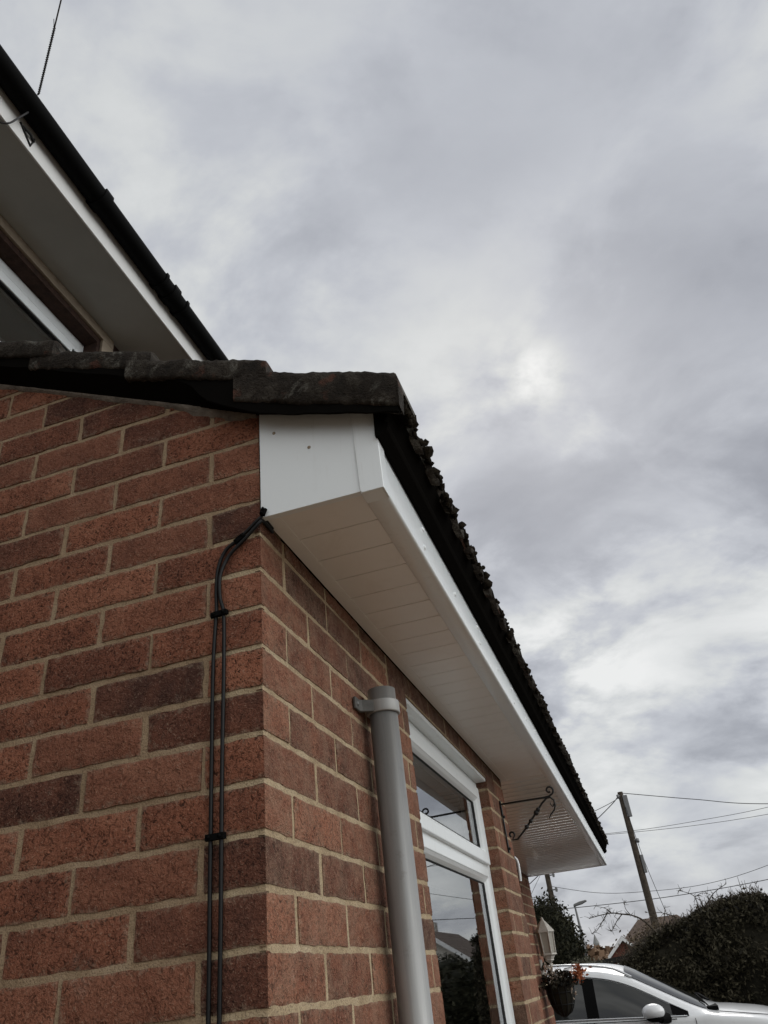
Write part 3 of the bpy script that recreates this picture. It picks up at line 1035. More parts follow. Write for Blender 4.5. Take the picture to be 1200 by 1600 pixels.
ca = MB()
cx0, cx1 = XF - 0.045, XF + 0.014
cy0, cy1, cz0, cz1 = WY0 + 0.052, WY1 - 0.052, 0.382, WZ1 - 0.050
cw = 0.044
def stile(a, b):
    ca.box((cx0, a[0], a[1]), (cx1, b[0], b[1]), 'white_upvc')
stile((cy0, cz0), (cy0 + cw, cz1))
stile((cy1 - cw, cz0), (cy1, cz1))
ca.box((cx0, cy0 + cw, cz0), (cx1 - 0.0003, cy1 - cw, cz0 + cw), 'white_upvc')
ca.box((cx0, cy0 + cw, cz1 - cw), (cx1 - 0.0003, cy1 - cw, cz1), 'white_upvc')
bead_ring(ca, cy0 + cw, cy1 - cw, cz0 + cw, cz1 - cw, 0.014, cx1 - 0.003, cx1 - 0.022)
ca.build('fanlight_sash', win, bevel=0.003)
gk2 = MB()
bead_ring(gk2, cy0 + cw + 0.014, cy1 - cw - 0.014, cz0 + cw + 0.014, cz1 - cw - 0.014, 0.005, cx1 - 0.0215, cx1 - 0.0235, 'rubber')
gk2.build('gasket', win)
def pane(x, y0, y1, z0, z1):
    p = MB()
    p.add([(x, y0, z0), (x, y1, z0), (x, y1, z1), (x, y0, z1)], [(0, 1, 2, 3)], 'window_glass')
    return p.build('pane', win)
pane(XF - 0.022, WY0 + 0.084, WY1 - 0.084, WZ0 + 0.108, 0.322)
pane(cx1 - 0.024, cy0 + cw + 0.014, cy1 - cw - 0.014, cz0 + cw + 0.014, cz1 - cw - 0.014)
si = MB()
si.prism([(-0.12, WZ0 - 0.004), (-0.12, WZ0 + 0.03), (0.03, WZ0 + 0.012), (0.03, WZ0 - 0.004)], 'y', WY0 + 0.004, WY1 - 0.004, 'white_upvc')
si.build('sill', win, bevel=0.003)

# room behind the window
rm = MB()
x0, x1, y0, y1, z0, z1 = -1.55, -0.125, 0.40, 2.45, -1.55, 0.78
rv = [(x0, y0, z0), (x1, y0, z0), (x1, y1, z0), (x0, y1, z0), (x0, y0, z1), (x1, y0, z1), (x1, y1, z1), (x0, y1, z1)]
rm.add(rv, [(0, 1, 2, 3), (4, 7, 6, 5), (0, 4, 5, 1), (2, 6, 7, 3), (3, 7, 4, 0)], 'dark_room')
rm.build('room_shell', house)
bl = MB()
for i in range(38):
    z = -0.62 + 0.0245 * i
    bl.add([(-0.165, WY0 + 0.08, z + 0.006), (-0.165, 1.98, z + 0.006), (-0.148, 1.98, z - 0.004), (-0.148, WY0 + 0.08, z - 0.004)], [(0, 1, 2, 3)], 'blind')
tag(bl.build('venetian_blind'), 'slatted blind behind the lower glass of the white window', 'blind')

# ------------------------------------------------------------------ upper storey of the house
UW = -1.66
uw = MB()
uy0, uy1 = -1.2, 1.40           # upper window opening
uz0, uz1 = 2.25, 3.285
for a, b, c, d in [(uy1, 7.2, 1.5, 3.40), (-2.2, uy0, 1.5, 3.40), (uy0, uy1, 1.5, uz0), (uy0, uy1, uz1, 3.40)]:
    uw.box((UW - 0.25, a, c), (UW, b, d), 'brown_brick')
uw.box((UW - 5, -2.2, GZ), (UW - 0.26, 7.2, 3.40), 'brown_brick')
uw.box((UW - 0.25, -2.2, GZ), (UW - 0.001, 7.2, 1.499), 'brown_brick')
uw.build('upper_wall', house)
fz = MB()
fz.box((UW + 0.0005, uy0 - 0.1, 3.325), (UW + 0.018, 1.52, 3.392), 'painted_timber')
fz.box((UW + 0.0005, 1.425, 2.1), (UW + 0.0175, 1.52, 3.3245), 'painted_timber')
fz.build('frieze_board', house, bevel=0.002)
us = MB()
us.box((UW + 0.001, -2.3, 3.395), (-1.3005, 7.3, 3.410), 'grey_soffit')
us.build('upper_soffit', house)
uf = MB()
uf.box((-1.312, -2.3, 3.388), (-1.300, 7.3, 3.62), 'white_paint')
uf.build('upper_fascia', house, bevel=0.003)
ug = MB()
pr = []
for i in range(13):
    a = math.pi * i / 12
    pr.append((-1.242 + 0.055 * math.cos(a), 3.555 - 0.056 * math.sin(a)))
pr2 = [(-1.242 + 0.051 * math.cos(math.pi * i / 12), 3.557 - 0.052 * math.sin(math.pi * i / 12)) for i in range(12, -1, -1)]
ug.prism([(-1.187, 3.567)] + pr + [(-1.297, 3.567)] + pr2, 'y', -2.3, 7.3, 'black_plastic', True)
ugo = ug.build('upper_gutter', house)
for y in (0.76, 1.33, 1.42, 1.55, 2.4, -0.3):
    c = MB()
    pq = [(-1.242 + 0.063 * math.cos(math.pi * i / 12), 3.556 - 0.066 * math.sin(math.pi * i / 12)) for i in range(13)]
    c.prism([(-1.179, 3.575)] + pq + [(-1.2985, 3.575)], 'y', y, y + (0.06 if y in (0.76, 1.42) else 0.022), 'black_plastic', True)
    c.build('gutter_bracket', ugo)
ur = MB()
ur.prism([(-1.20, 3.585), (-1.24, 3.63), (-6, 5.9), (-6, 5.8), (-1.31, 3.575)], 'y', -2.35, 7.35, 'roof_tile')
ur.build('upper_roof', house)
uwin = thing('upper_window', '', '')
del uwin['label'], uwin['category']
uwin.parent = house
uwin['_o'] = house['_o']
uq = MB()
XU = UW - 0.085
for a, b, c, d in [(uy0, uy1, uz1 - 0.068, uz1), (uy0, uy1, uz0, uz0 + 0.06), (uy1 - 0.06, uy1, uz0 + 0.06, uz1 - 0.06), (uy0, uy0 + 0.06, uz0 + 0.06, uz1 - 0.06)]:
    uq.box((XU - 0.07, a + 0.002, c), (XU, b - 0.002, d - 0.002), 'white_upvc')
for a, b, c, d in [(uy0 + 0.05, uy1 - 0.05, uz1 - 0.140, uz1 - 0.080), (uy1 - 0.10, uy1 - 0.05, uz0 + 0.05, uz1 - 0.105), (uy0 + 0.05, uy1 - 0.05, uz0 + 0.05, uz0 + 0.10)]:
    uq.box((XU - 0.045, a, c), (XU + 0.009, b, d), 'white_upvc')
uq.build('frame', uwin, bevel=0.004)
ugk = MB()
ugk.box((XU - 0.06, uy0 + 0.06, uz1 - 0.0805), (XU - 0.012, uy1 - 0.06, uz1 - 0.0675), 'rubber')
ugk.box((XU - 0.012, uy0 + 0.1, uz1 - 0.147), (XU + 0.003, uy1 - 0.1, uz1 - 0.1395), 'rubber')
ugk.build('gasket', uwin)
up = MB()
up.add([(XU - 0.01, uy0 + 0.05, uz0 + 0.1), (XU - 0.01, uy1 - 0.1, uz0 + 0.1), (XU - 0.01, uy1 - 0.1, uz1 - 0.105), (XU - 0.01, uy0 + 0.05, uz1 - 0.105)], [(0, 1, 2, 3)], 'window_glass')
up.build('pane', uwin)

# ------------------------------------------------------------------ downpipe
PCX, PCY, PR_ = 0.0455, 0.5435, 0.0325
dp = thing('downpipe', 'grey round plastic downpipe with open top clipped to front brick wall', 'downpipe', (PCX, PCY, GZ))
pp = MB()
top = 0.600
pp.lathe([(PR_, GZ), (PR_, top), (PR_ - 0.003, top + 0.0005), (PR_ - 0.0035, top - 0.3)], (PCX, PCY, 0), 40, 'grey_pipe')
pp.build('pipe', dp)
cl = MB()
cz = 0.556
cl.lathe([(PR_ + 0.0005, cz - 0.0145), (PR_ + 0.0052, cz - 0.0145), (PR_ + 0.006, cz - 0.012), (PR_ + 0.006, cz + 0.012), (PR_ + 0.0052, cz + 0.0145), (PR_ + 0.0005, cz + 0.0145)], (PCX, PCY, 0), 40, 'grey_clip')
# lug plates back to the wall either side
for s in (-1, 1):
    yo = PCY + s * 0.040
    ou = [(0.0025, yo + s * 0.045), (0.0025, yo + s * 0.004), (0.03, yo - s * 0.008), (0.036, yo - s * 0.002), (0.013, yo + s * 0.012), (0.0085, yo + s * 0.018), (0.0085, yo + s * 0.045)]
    cl.prism(ou, 'z', cz - 0.0135, cz + 0.0135, 'shaded_lug')
clo = cl.build('clip', dp, bevel=0.0015)
for s in (-1, 1):
    sw = MB()
    sw.lathe([(0.0055, 0), (0.005, 0.002), (0.0025, 0.003), (0.0001, 0.003)], (0.0086, PCY + s * 0.072, cz), 10, 'grey_metal', axis='x')
    sw.build('screw', clo)

# ------------------------------------------------------------------ cables on the gable
def spline(pts, n=10):
    out = []
    P = [Vector(p) for p in pts]
    for i in range(len(P) - 1):
        a, b, c, d = P[max(i - 1, 0)], P[i], P[i + 1], P[min(i + 2, len(P) - 1)]
        for k in range(n):
            t = k / n
            out.append(0.5 * ((2 * b) + (c - a) * t + (2 * a - 5 * b + 4 * c - d) * t * t + (3 * b - a - 3 * c + d) * t ** 3))
    out.append(P[-1])
    return out
CR = 0.0034
A_ = [(0.0045, 0.045, 0.783), (0.0055, 0.002, 0.783), (0.003, -0.008, 0.777), (-0.020, -0.0072, 0.760), (-0.046, -0.0065, 0.742), (-0.069, -0.006, 0.727), (-0.083, -0.006, 0.695), (-0.0865, -0.006, 0.652), (-0.0855, -0.006, 0.604), (-0.0895, -0.006, 0.505), (-0.0885, -0.006, 0.332), (-0.087, -0.006, 0.15), (-0.0855, -0.006, -0.005), (-0.086, -0.006, -0.5), (-0.085, -0.006, -1.58)]
B_ = [(0.0045, 0.045, 0.775), (0.0055, 0.001, 0.775), (0.0015, -0.0090, 0.766), (-0.022, -0.0085, 0.745), (-0.044, -0.008, 0.728), (-0.064, -0.0075, 0.708), (-0.0765, -0.011, 0.672), (-0.0765, -0.0095, 0.630), (-0.0710, -0.006, 0.597), (-0.0692, -0.006, 0.5), (-0.0700, -0.006, 0.329), (-0.0690, -0.006, 0.147), (-0.0690, -0.006, -0.006), (-0.070, -0.006, -0.5), (-0.069, -0.006, -1.58)]
for pts, lb in ((A_, 'black cable on gable brickwork, farther from the corner of the pair'), (B_, 'black cable on gable brickwork, nearer the corner of the pair')):
    c = MB()
    c.tube(spline(pts), CR, 10, 'black_cable')
    tag(c.build('black_cable'), lb, 'cable', 'cables down the gable wall')
cc_ = [((-0.038, -0.0095, 0.743), 0.55, 0.026, 'small black cable clip on the slanting cables below the white boxing'),
       ((-0.0785, -0.0095, 0.5985), 0.05, 0.034, 'black cable clip where the two cables straighten on the gable'),
       ((-0.0785, -0.0095, 0.2285), 0.0, 0.034, 'lower black cable clip across the vertical cables on the gable'),
       ((0.0125, -0.0125, 0.787), 1.2, 0.016, 'tiny black cable clip at the bottom corner of the white box end')]
for c0, an, wd, lb in cc_:
    c = MB()
    ca_, sa_ = math.cos(an), math.sin(an)
    def T(u, d, v):
        return (c0[0] + u * ca_ - v * sa_, c0[1] + d, c0[2] + u * sa_ + v * ca_)
    hw, hh = wd / 2, 0.0045
    vs = [T(-hw, 0.004, -hh), T(hw, 0.004, -hh), T(hw, 0.004, hh), T(-hw, 0.004, hh), T(-hw + 0.002, -0.0035, -hh), T(hw - 0.002, -0.0035, -hh), T(hw - 0.002, -0.0035, hh), T(-hw + 0.002, -0.0035, hh)]
    c.add(vs, [(0, 1, 2, 3), (7, 6, 5, 4), (0, 4, 5, 1), (1, 5, 6, 2), (2, 6, 7, 3), (3, 7, 4, 0)], 'black_plastic')
    for u in (-hw * 0.55, hw * 0.55):
        c.lathe([(0.0028, 0.0), (0.0026, -0.003), (0.0002, -0.0034)], T(u, -0.0034, 0), 8, 'black_plastic', axis='y')
    tag(c.build('cable_clip', loc=c0), lb, 'cable clip', 'clips holding the cables')

# ------------------------------------------------------------------ scroll bracket on the pier
br = thing('basket_bracket', 'empty black wrought iron scroll bracket on the brick pier', 'bracket', (0, 2.40, 0.46))
Y = 2.40
bp_ = MB()
bp_.prism([(0.0025, 0.455), (0.0025, 0.665), (0.0075, 0.668), (0.0075, 0.452)], 'y', Y - 0.009, Y + 0.009, 'wrought_iron')
for z in (0.60, 0.470):
    bp_.ball((0.010, Y, z), 0.006, 'wrought_iron', 8, 6)
bp_.build('back_plate', br)
arm = MB()
sp = []
for i in range(15):                     # scroll at the nose
    a = R(-60 + i * 26)
    r = 0.019 - 0.0009 * i
    sp.append((0.2235 + 0.019 * 0.2 + r * math.cos(a), Y, 0.676 + r * math.sin(a)))
arm.tube([(0.005, Y, 0.6525), (0.10, Y, 0.6515), (0.20, Y, 0.650), (0.222, Y, 0.652)] + sp, 0.0042, 8, 'wrought_iron')
arm.build('arm', br)
st = MB()
lower = [(0.030 + 0.012 * math.cos(R(a_)) * (1 - i * 0.03), Y, 0.523 + 0.012 * math.sin(R(a_)) * (1 - i * 0.03)) for i, a_ in enumerate(range(-20, 260, 24))][::-1]
tip = [(0.238, Y, 0.634), (0.240, Y, 0.612), (0.232, Y, 0.594), (0.212, Y, 0.576), (0.203, Y, 0.563)]
st.tube(lower + [(0.030, Y, 0.502), (0.052, Y, 0.502), (0.085, Y, 0.530), (0.115, Y, 0.558), (0.15, Y, 0.592), (0.185, Y, 0.628), (0.212, Y, 0.648)], 0.0042, 8, 'wrought_iron')
st.tube([(0.205, Y, 0.645), (0.225, Y, 0.647)] + tip, [0.004, 0.004, 0.004, 0.0038, 0.0034, 0.0028, 0.0016], 8, 'wrought_iron')
st.tube([(0.238, Y, 0.618), (0.228, Y, 0.608), (0.222, Y, 0.616), (0.221, Y, 0.626)], [0.0035, 0.003, 0.0025, 0.0015], 6, 'wrought_iron')
for t_, s_ in ((0.100, 1.0), (0.122, 0.9), (0.152, 1.15), (0.163, 1.0)):
    st.ball((t_, Y, interp([(0.085, 0.530), (0.115, 0.558), (0.15, 0.592), (0.185, 0.628)], t_)), 0.0098 * s_, 'wrought_iron', 8, 6)
st.build('scroll_strut', br)

# small white conduit end by the pier
wc = MB()
wc.tube(spline([(-0.02, 2.60, 0.47), (0.004, 2.60, 0.445), (0.006, 2.60, 0.40), (0.003, 2.60, 0.36)], 5), 0.006, 8, 'white_upvc')
tag(wc.build('conduit'), 'short white cable conduit at the far edge of the brick pier', 'conduit')

# ------------------------------------------------------------------ lantern and basket on the porch wall
LX, LY = -0.400, 6.40
la = thing('wall_lantern', 'white coach lantern on the brick porch wall above the basket', 'lantern', (PX, LY, 0.2))
lb_ = MB()
n6 = 6
lb_.lathe([(0.001, 0.425), (0.012, 0.415), (0.014, 0.40), (0.03, 0.385), (0.082, 0.318), (0.086, 0.306), (0.07, 0.304)], (LX, LY, 0), n6, 'lantern_white', False)
lb_.lathe([(0.066, 0.150), (0.070, 0.146), (0.070, 0.136), (0.05, 0.128), (0.034, 0.105), (0.038, 0.098), (0.02, 0.085), (0.001, 0.07)], (LX, LY, 0), n6, 'lantern_white', False)
for k in range(n6):
    a = 2 * math.pi * k / n6
    lb_.tube([(LX + 0.072 * math.cos(a), LY + 0.072 * math.sin(a), 0.306), (LX + 0.062 * math.cos(a), LY + 0.062 * math.sin(a), 0.150)], 0.006, 6, 'lantern_white')
lb_.build('body', la)
lg = MB()
lg.lathe([(0.068, 0.304), (0.058, 0.152)], (LX, LY, 0), n6, 'lantern_glass', False)
lg.build('glass', la)
lbr = MB()
lbr.tube(spline([(PX + 0.004, LY, 0.02), (PX + 0.05, LY, 0.0), (LX, LY, 0.03), (LX, LY, 0.075)], 6), 0.011, 8, 'lantern_white')
lbr.box((PX + 0.001, LY - 0.045, -0.07), (PX + 0.016, LY + 0.045, 0.11), 'lantern_white')
lbr.build('wall_bracket', la, bevel=0.003)

def leaf_cloud(mb, sampler, n, size, m, up=0.3):
    for i in range(n):
        c = sampler()
        if c is None:
            continue
        c = Vector(c)
        s = size * rnd.uniform(0.6, 1.4)
        d = Vector((rnd.gauss(0, 1), rnd.gauss(0, 1), rnd.gauss(0, 1) + up)).normalized()
        e = d.orthogonal().normalized()
        e.rotate(Matrix.Rotation(rnd.uniform(0, 6.28), 3, d))
        f = d.cross(e)
        k = rnd.random()
        mb.add([c - e * s, c + f * s * 0.45 + d * s * 0.15, c + e * s, c - f * s * 0.45 + d * s * 0.1], [(0, 1, 2, 3)], m, False, [(k, k, k, 1)] * 4)

BXc = Vector((-0.345, 6.25, -0.10))
hbk = thing('hanging_basket', 'dark wire wall basket of dried plants and orange flowers below the lantern', 'hanging basket', (BXc.x, BXc.y, -0.30))
bs = MB()
def hb_r(t):
    return 0.105 * math.sqrt(max(0.0, 1 - (1 - t) ** 2)) + 0.01
prof = [(hb_r(t / 8), -0.30 + 0.22 * t / 8) for t in range(9)]
bs.lathe([(0.001, -0.30)] + [(r * 0.93, z) for r, z in prof], BXc * Vector((1, 1, 0)) if False else (BXc.x, BXc.y, 0), 18, 'basket_leaf')
for k in range(12):
    a = 2 * math.pi * k / 12
    bs.tube([(BXc.x + r * math.cos(a), BXc.y + r * math.sin(a), z) for r, z in prof], 0.004, 5, 'wrought_iron')
for t in (3, 6, 8):
    r, z = prof[t]
    bs.tube([(BXc.x + r * math.cos(2 * math.pi * k / 20), BXc.y + r * math.sin(2 * math.pi * k / 20), z) for k in range(21)], 0.004, 5, 'wrought_iron')
bs.tube([(PX + 0.002, BXc.y, -0.09), (BXc.x - 0.16, BXc.y, -0.085)], 0.008, 6, 'wrought_iron')
bs.build('basket', hbk, attr='lf')
fl = MB()
def s_b():
    return (BXc.x + rnd.gauss(0, 0.085), BXc.y + rnd.gauss(0, 0.085), -0.075 + abs(rnd.gauss(0, 0.05)) - 0.02)
leaf_cloud(fl, s_b, 420, 0.024, 'basket_leaf')
for i in range(24):
    a = rnd.uniform(0, 6.28)
    p0 = Vector((BXc.x, BXc.y, -0.06))
    p1 = p0 + Vector((0.15 * math.cos(a), 0.15 * math.sin(a), rnd.uniform(0.0, 0.1)))
    fl.tube([p0, (p0 + p1) / 2 + Vector((0, 0, 0.04)), p1], 0.002, 4, 'bark')
fl.build('foliage', hbk, attr='lf')
for (cx, cz, r_, m_, n_) in ((-0.165, -0.020, 0.036, 'flower_orange', 130), (-0.150, 0.004, 0.026, 'flower_orange', 60), (-0.39, 0.028, 0.030, 'flower_pale', 45), (-0.37, -0.03, 0.026, 'flower_pale', 30), (-0.30, 0.0, 0.03, 'flower_pale', 14), (-0.24, -0.14, 0.028, 'flower_pale', 12)):
    fo_ = MB()
    leaf_cloud(fo_, lambda: (cx + rnd.gauss(0, r_ * 0.8), 6.17 + rnd.gauss(0, r_), cz + rnd.gauss(0, r_ * 0.8)), n_, 0.016, m_)
    fo_.build('flower_cluster', hbk, attr='lf')

# ------------------------------------------------------------------ car on the drive
CY = 10.62
car = thing('parked_car', 'white estate car with roof rails parked in front of the dark hedge', 'car', (0, CY, GZ))
z_cant = [(-2.75, -0.72), (-2.62, -0.50), (-2.45, -0.22), (-2.2, -0.07), (-1.6, 0.005), (-1.0, 0.02), (-0.74, 0.012), (-0.36, -0.035), (-0.14, -0.085), (0.06, -0.16), (0.19, -0.225), (0.61, -0.45), (0.80, -0.535), (0.98, -0.575), (1.3, -0.62), (1.6, -0.69), (1.85, -0.82), (2.0, -1.0)]
z_cen = [(-2.75, -0.68), (-2.62, -0.45), (-2.45, -0.15), (-2.2, -0.01), (-1.6, 0.065), (-1.0, 0.085), (-0.4, 0.06), (0.0, -0.01), (0.3, -0.16), (0.7, -0.375), (0.95, -0.495), (1.2, -0.535), (1.6, -0.61), (1.85, -0.74), (2.0, -0.96)]
w_cant = [(-2.75, 0.70), (-2.5, 0.64), (-1.6, 0.66), (-0.4, 0.66), (0.1, 0.69), (0.6, 0.77), (0.85, 0.82), (1.3, 0.80), (1.7, 0.74), (2.0, 0.60)]
w_belt = [(-2.75, 0.76), (-2.5, 0.86), (-1.6, 0.915), (0.6, 0.915), (1.3, 0.89), (1.75, 0.80), (2.0, 0.62)]
def z_belt(x):
    if x < 0.8:
        return min(-0.50 - 0.048 * (x + 0.8), smooth_tab(z_cant, x) - 0.02)
    return smooth_tab(z_cant, x) - 0.022
def z_bot(x):
    return GZ + 0.26 if abs(x - 1.25) > 0.36 and abs(x + 1.5) > 0.36 else GZ + 0.26
xs = [-2.75 + 4.75 * i / 95 for i in range(96)]
def side_pt(x, t, s, o=0.0):
    """Greenhouse side between belt (t = 0) and cant rail (t = 1); s = -1 is the near side."""
    wb, wc_ = smooth_tab(w_belt, x), smooth_tab(w_cant, x)
    zb, zc = z_belt(x), smooth_tab(z_cant, x)
    y = wb - 0.02 + (wc_ - wb + 0.02) * (t ** 1.25)
    z = zb + (zc - zb) * t
    return Vector((x, CY + s * (y + o), z + o * 0.3))
cb = MB()
ringn = None
rows = []
for x in xs:
    wb = smooth_tab(w_belt, x)
    zb = z_belt(x)
    zlo = z_bot(x)
    half = [(wb * 0.93, zlo), (wb * 0.99, zlo + 0.16), (wb, zlo + (zb - zlo) * 0.45), (wb * 1.0, zlo + (zb - zlo) * 0.72), (wb * 0.997, zb - 0.05), (wb - 0.008, zb - 0.012)]
    pts = [(x, CY - y, z) for y, z in half]
    pts += [tuple(side_pt(x, t, -1)) for t in (0.0, 0.25, 0.5, 0.75, 0.93)]
    wc_, zc, zm = smooth_tab(w_cant, x), smooth_tab(z_cant, x), smooth_tab(z_cen, x)
    for q in (1.0, 0.96, 0.88, 0.7, 0.45, 0.2, 0.0):
        pts.append((x, CY - wc_ * q, zc + (zm - zc) * (1 - q ** 2.6)))
    full = pts + [(p[0], 2 * CY - p[1], p[2]) for p in reversed(pts[:-1])]
    rows.append(full)
m_ = len(rows[0])
vs = [p for r_ in rows for p in r_]
fs = []
for i in range(len(rows) - 1):
    for k in range(m_ - 1):
        fs.append((i * m_ + k, i * m_ + k + 1, (i + 1) * m_ + k + 1, (i + 1) * m_ + k))
fs.append(tuple(range(m_)))
fs.append(tuple((len(rows) - 1) * m_ + k for k in range(m_))[::-1])
cb.add(vs, fs, 'car_paint', True)
body = cb.build('body', car)
def side_glass(x0, x1, s, t0, t1, name, m='car_glass', o=0.004, n=24, front_cut=None):
    p = MB()
    vs = []
    for i in range(n + 1):
        x = x0 + (x1 - x0) * i / n
        for t in (t0, t0 + (t1 - t0) * 0.33, t0 + (t1 - t0) * 0.66, t1):
            tt = t
            if front_cut:
                zc, zb = smooth_tab(z_cant, x), z_belt(x)
                lim = 1.0 - front_cut / max(zc - zb, 0.03)
                tt = max(t0, min(t, lim))
            vs.append(side_pt(x, tt, s, o))
    p.add(vs, [(i * 4 + k, i * 4 + k + 1, (i + 1) * 4 + k + 1, (i + 1) * 4 + k) if s > 0 else (i * 4 + k, (i + 1) * 4 + k, (i + 1) * 4 + k + 1, i * 4 + k + 1) for i in range(n) for k in range(3)], m, True)
    return p.build(name, car)
for s in (-1, 1):
    side_glass(-0.36, 0.50, s, 0.05, 0.9, 'side_window', front_cut=0.072)
    side_glass(-1.25, -0.50, s, 0.05, 0.9, 'side_window', front_cut=0.072)
    side_glass(-1.95, -1.33, s, 0.05, 0.9, 'side_window', front_cut=0.085)
    side_glass(-0.50, -0.36, s, 0.05, 0.9, 'door_pillar', 'black_plastic', 0.0035, front_cut=0.072)
    side_glass(0.46, 0.64, s, 0.02, 0.9, 'quarter_trim', 'black_plastic', 0.0045, front_cut=0.06)
    tm = MB()      # bright trim round the windows
    tp = []
    for i in range(50):
        x = -1.98 + (0.64 + 1.98) * i / 49
        zc, zb = smooth_tab(z_cant, x), z_belt(x)
        tp.append(side_pt(x, max(0.04, min(0.92, 1 - 0.060 / max(zc - zb, 0.03))), s, 0.008))
    tm.tube(tp, 0.007, 6, 'chrome')
    tm.tube([side_pt(-1.98 + 2.6 * i / 30, 0.02, s, 0.010) for i in range(31)], 0.008, 6, 'chrome')
    tm.build('window_trim', car)
    sh = MB()
    sh.tube([(x, CY + s * (smooth_tab(w_belt, x) + 0.001), z_belt(x) - 0.018) for x in [-2.2 + 0.1 * i for i in range(28)]], 0.004, 4, 'rubber')
    for xx in (-0.43, 0.70):
        sh.tube([(xx, CY + s * (smooth_tab(w_belt, xx) + 0.0015), z_belt(xx) - 0.02 - 0.08 * i) for i in range(9)], 0.0035, 4, 'rubber')
    sh.build('door_gap', car)
    rr = MB()
    pts = []
    for i in range(25):
        x = -2.25 + 2.35 * i / 24
        e = min(1.0, min(i, 24 - i) / 2.0)
        zc, zm = smooth_tab(z_cant, x), smooth_tab(z_cen, x)
        pts.append((x, CY + s * smooth_tab(w_cant, x) * 0.90, zc + (zm - zc) * 0.25 + 0.012 + 0.030 * e))
    rr.tube(pts, 0.014, 8, 'chrome')
    rr.build('roof_rail', car)
    mi = MB()
    mx, my, mz = 0.262, CY + s * 1.045, -0.487
    mi.ball((mx, my, mz), 0.1, 'car_paint', 20, 14, 0, (1.28, 1.0, 0.82))
    mi.ball((mx + 0.005, my, mz - 0.055), 0.085, 'black_plastic', 16, 10, 0, (1.2, 0.95, 0.5))
    mi.tube([(mx + 0.06, my - s * 0.02, mz - 0.07), (0.40, CY + s * 0.90, -0.565)], [0.045, 0.055], 8, 'black_plastic')
    mi.build('wing_mirror', car)
    for xx in (1.25, -1.5):
        wl = MB()
        wl.lathe([(0.20, -0.10), (0.30, -0.11), (0.335, -0.08), (0.34, 0.0), (0.335, 0.08), (0.30, 0.11), (0.20, 0.10)], (xx, CY + s * 0.80, GZ + 0.34), 32, 'rubber', axis='y')
        wo = wl.build('wheel', car)
        rm_ = MB()
        rm_.lathe([(0.21, 0.0), (0.205, s * 0.10), (0.06, s * 0.085), (0.001, s * 0.095)], (xx, CY + s * 0.80, GZ + 0.34), 20, 'grey_metal', axis='y')
        rm_.build('rim', wo)
    hl = MB()
    hl.ball((1.80, CY + s * 0.70, -0.90), 0.16, 'lantern_glass', 14, 10, 0, (0.9, 0.65, 0.5))
    hl.build('headlight', car)
    for xx in (-0.62, -1.55):
        hd = MB()
        hd.tube([(xx, CY + s * 0.945, -0.70), (xx + 0.2, CY + s * 0.945, -0.705)], 0.016, 8, 'car_paint')
        hd.build('door_handle', car)
ws = MB()
vs = []
nx, ny = 14, 16
for i in range(nx + 1):
    x = 0.02 + 0.83 * i / nx
    wc_, zc, zm = smooth_tab(w_cant, x), smooth_tab(z_cant, x), smooth_tab(z_cen, x)
    for j in range(ny + 1):
        q = -0.90 + 1.80 * j / ny
        vs.append((x + 0.004, CY + wc_ * q, zc + (zm - zc) * (1 - abs(q) ** 2.6) + 0.007))
ws.add(vs, [(i * (ny + 1) + j, (i + 1) * (ny + 1) + j, (i + 1) * (ny + 1) + j + 1, i * (ny + 1) + j + 1) for i in range(nx) for j in range(ny)], 'car_glass', True)
ws.build('windscreen', car)
wp = MB()
wp.tube([(0.90, CY - 0.72, -0.522), (0.82, CY - 0.45, -0.425), (0.80, CY + 0.02, -0.405)], 0.008, 6, 'black_plastic')
wp.tube([(0.92, CY - 0.15, -0.465), (0.83, CY + 0.2, -0.405), (0.80, CY + 0.5, -0.41)], 0.011, 6, 'black_plastic')
wp.box((0.86, CY - 0.74, -0.545), (0.985, CY + 0.74, -0.505), 'black_plastic')
wp.build('wiper', car)
bg = MB()
bg.tube([(0.98, CY - 0.80, -0.556), (1.15, CY - 0.79, -0.583), (1.5, CY - 0.735, -0.640), (1.8, CY - 0.64, -0.765)], 0.004, 4, 'rubber')
bg.build('bonnet_gap', car)

# ------------------------------------------------------------------ hedges, shrubs and trees
def fbm(x, y, z, s):
    return noise.noise((x * s, y * s, z * s)) + 0.5 * noise.noise((x * s * 2.1, y * s * 2.1, z * s * 2.1 + 7))

hg = thing('hedge', 'tall dark clipped hedge behind the white car, twiggy along its top', 'hedge', (1.5, 15.0, GZ))
top_tab = [(-0.9, -0.35), (-0.3, -0.10), (0.1, 0.12), (0.4, 0.28), (0.8, 0.40), (1.25, 0.55), (1.7, 0.70), (2.3, 0.71), (2.55, 0.62)]
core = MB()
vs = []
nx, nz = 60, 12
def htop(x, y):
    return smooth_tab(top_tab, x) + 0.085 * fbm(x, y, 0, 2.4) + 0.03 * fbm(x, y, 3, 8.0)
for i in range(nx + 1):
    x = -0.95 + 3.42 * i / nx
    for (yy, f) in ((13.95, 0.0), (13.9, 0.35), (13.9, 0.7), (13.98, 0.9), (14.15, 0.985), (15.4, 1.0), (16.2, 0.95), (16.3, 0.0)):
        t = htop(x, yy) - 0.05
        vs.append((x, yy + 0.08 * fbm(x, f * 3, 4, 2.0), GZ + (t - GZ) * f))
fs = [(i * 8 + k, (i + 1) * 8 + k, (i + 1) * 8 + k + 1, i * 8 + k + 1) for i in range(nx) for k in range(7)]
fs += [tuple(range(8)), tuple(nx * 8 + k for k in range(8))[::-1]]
core.add(vs, fs, 'hedge_leaf', True, [(0, 0, 0, 1)] * len(vs))
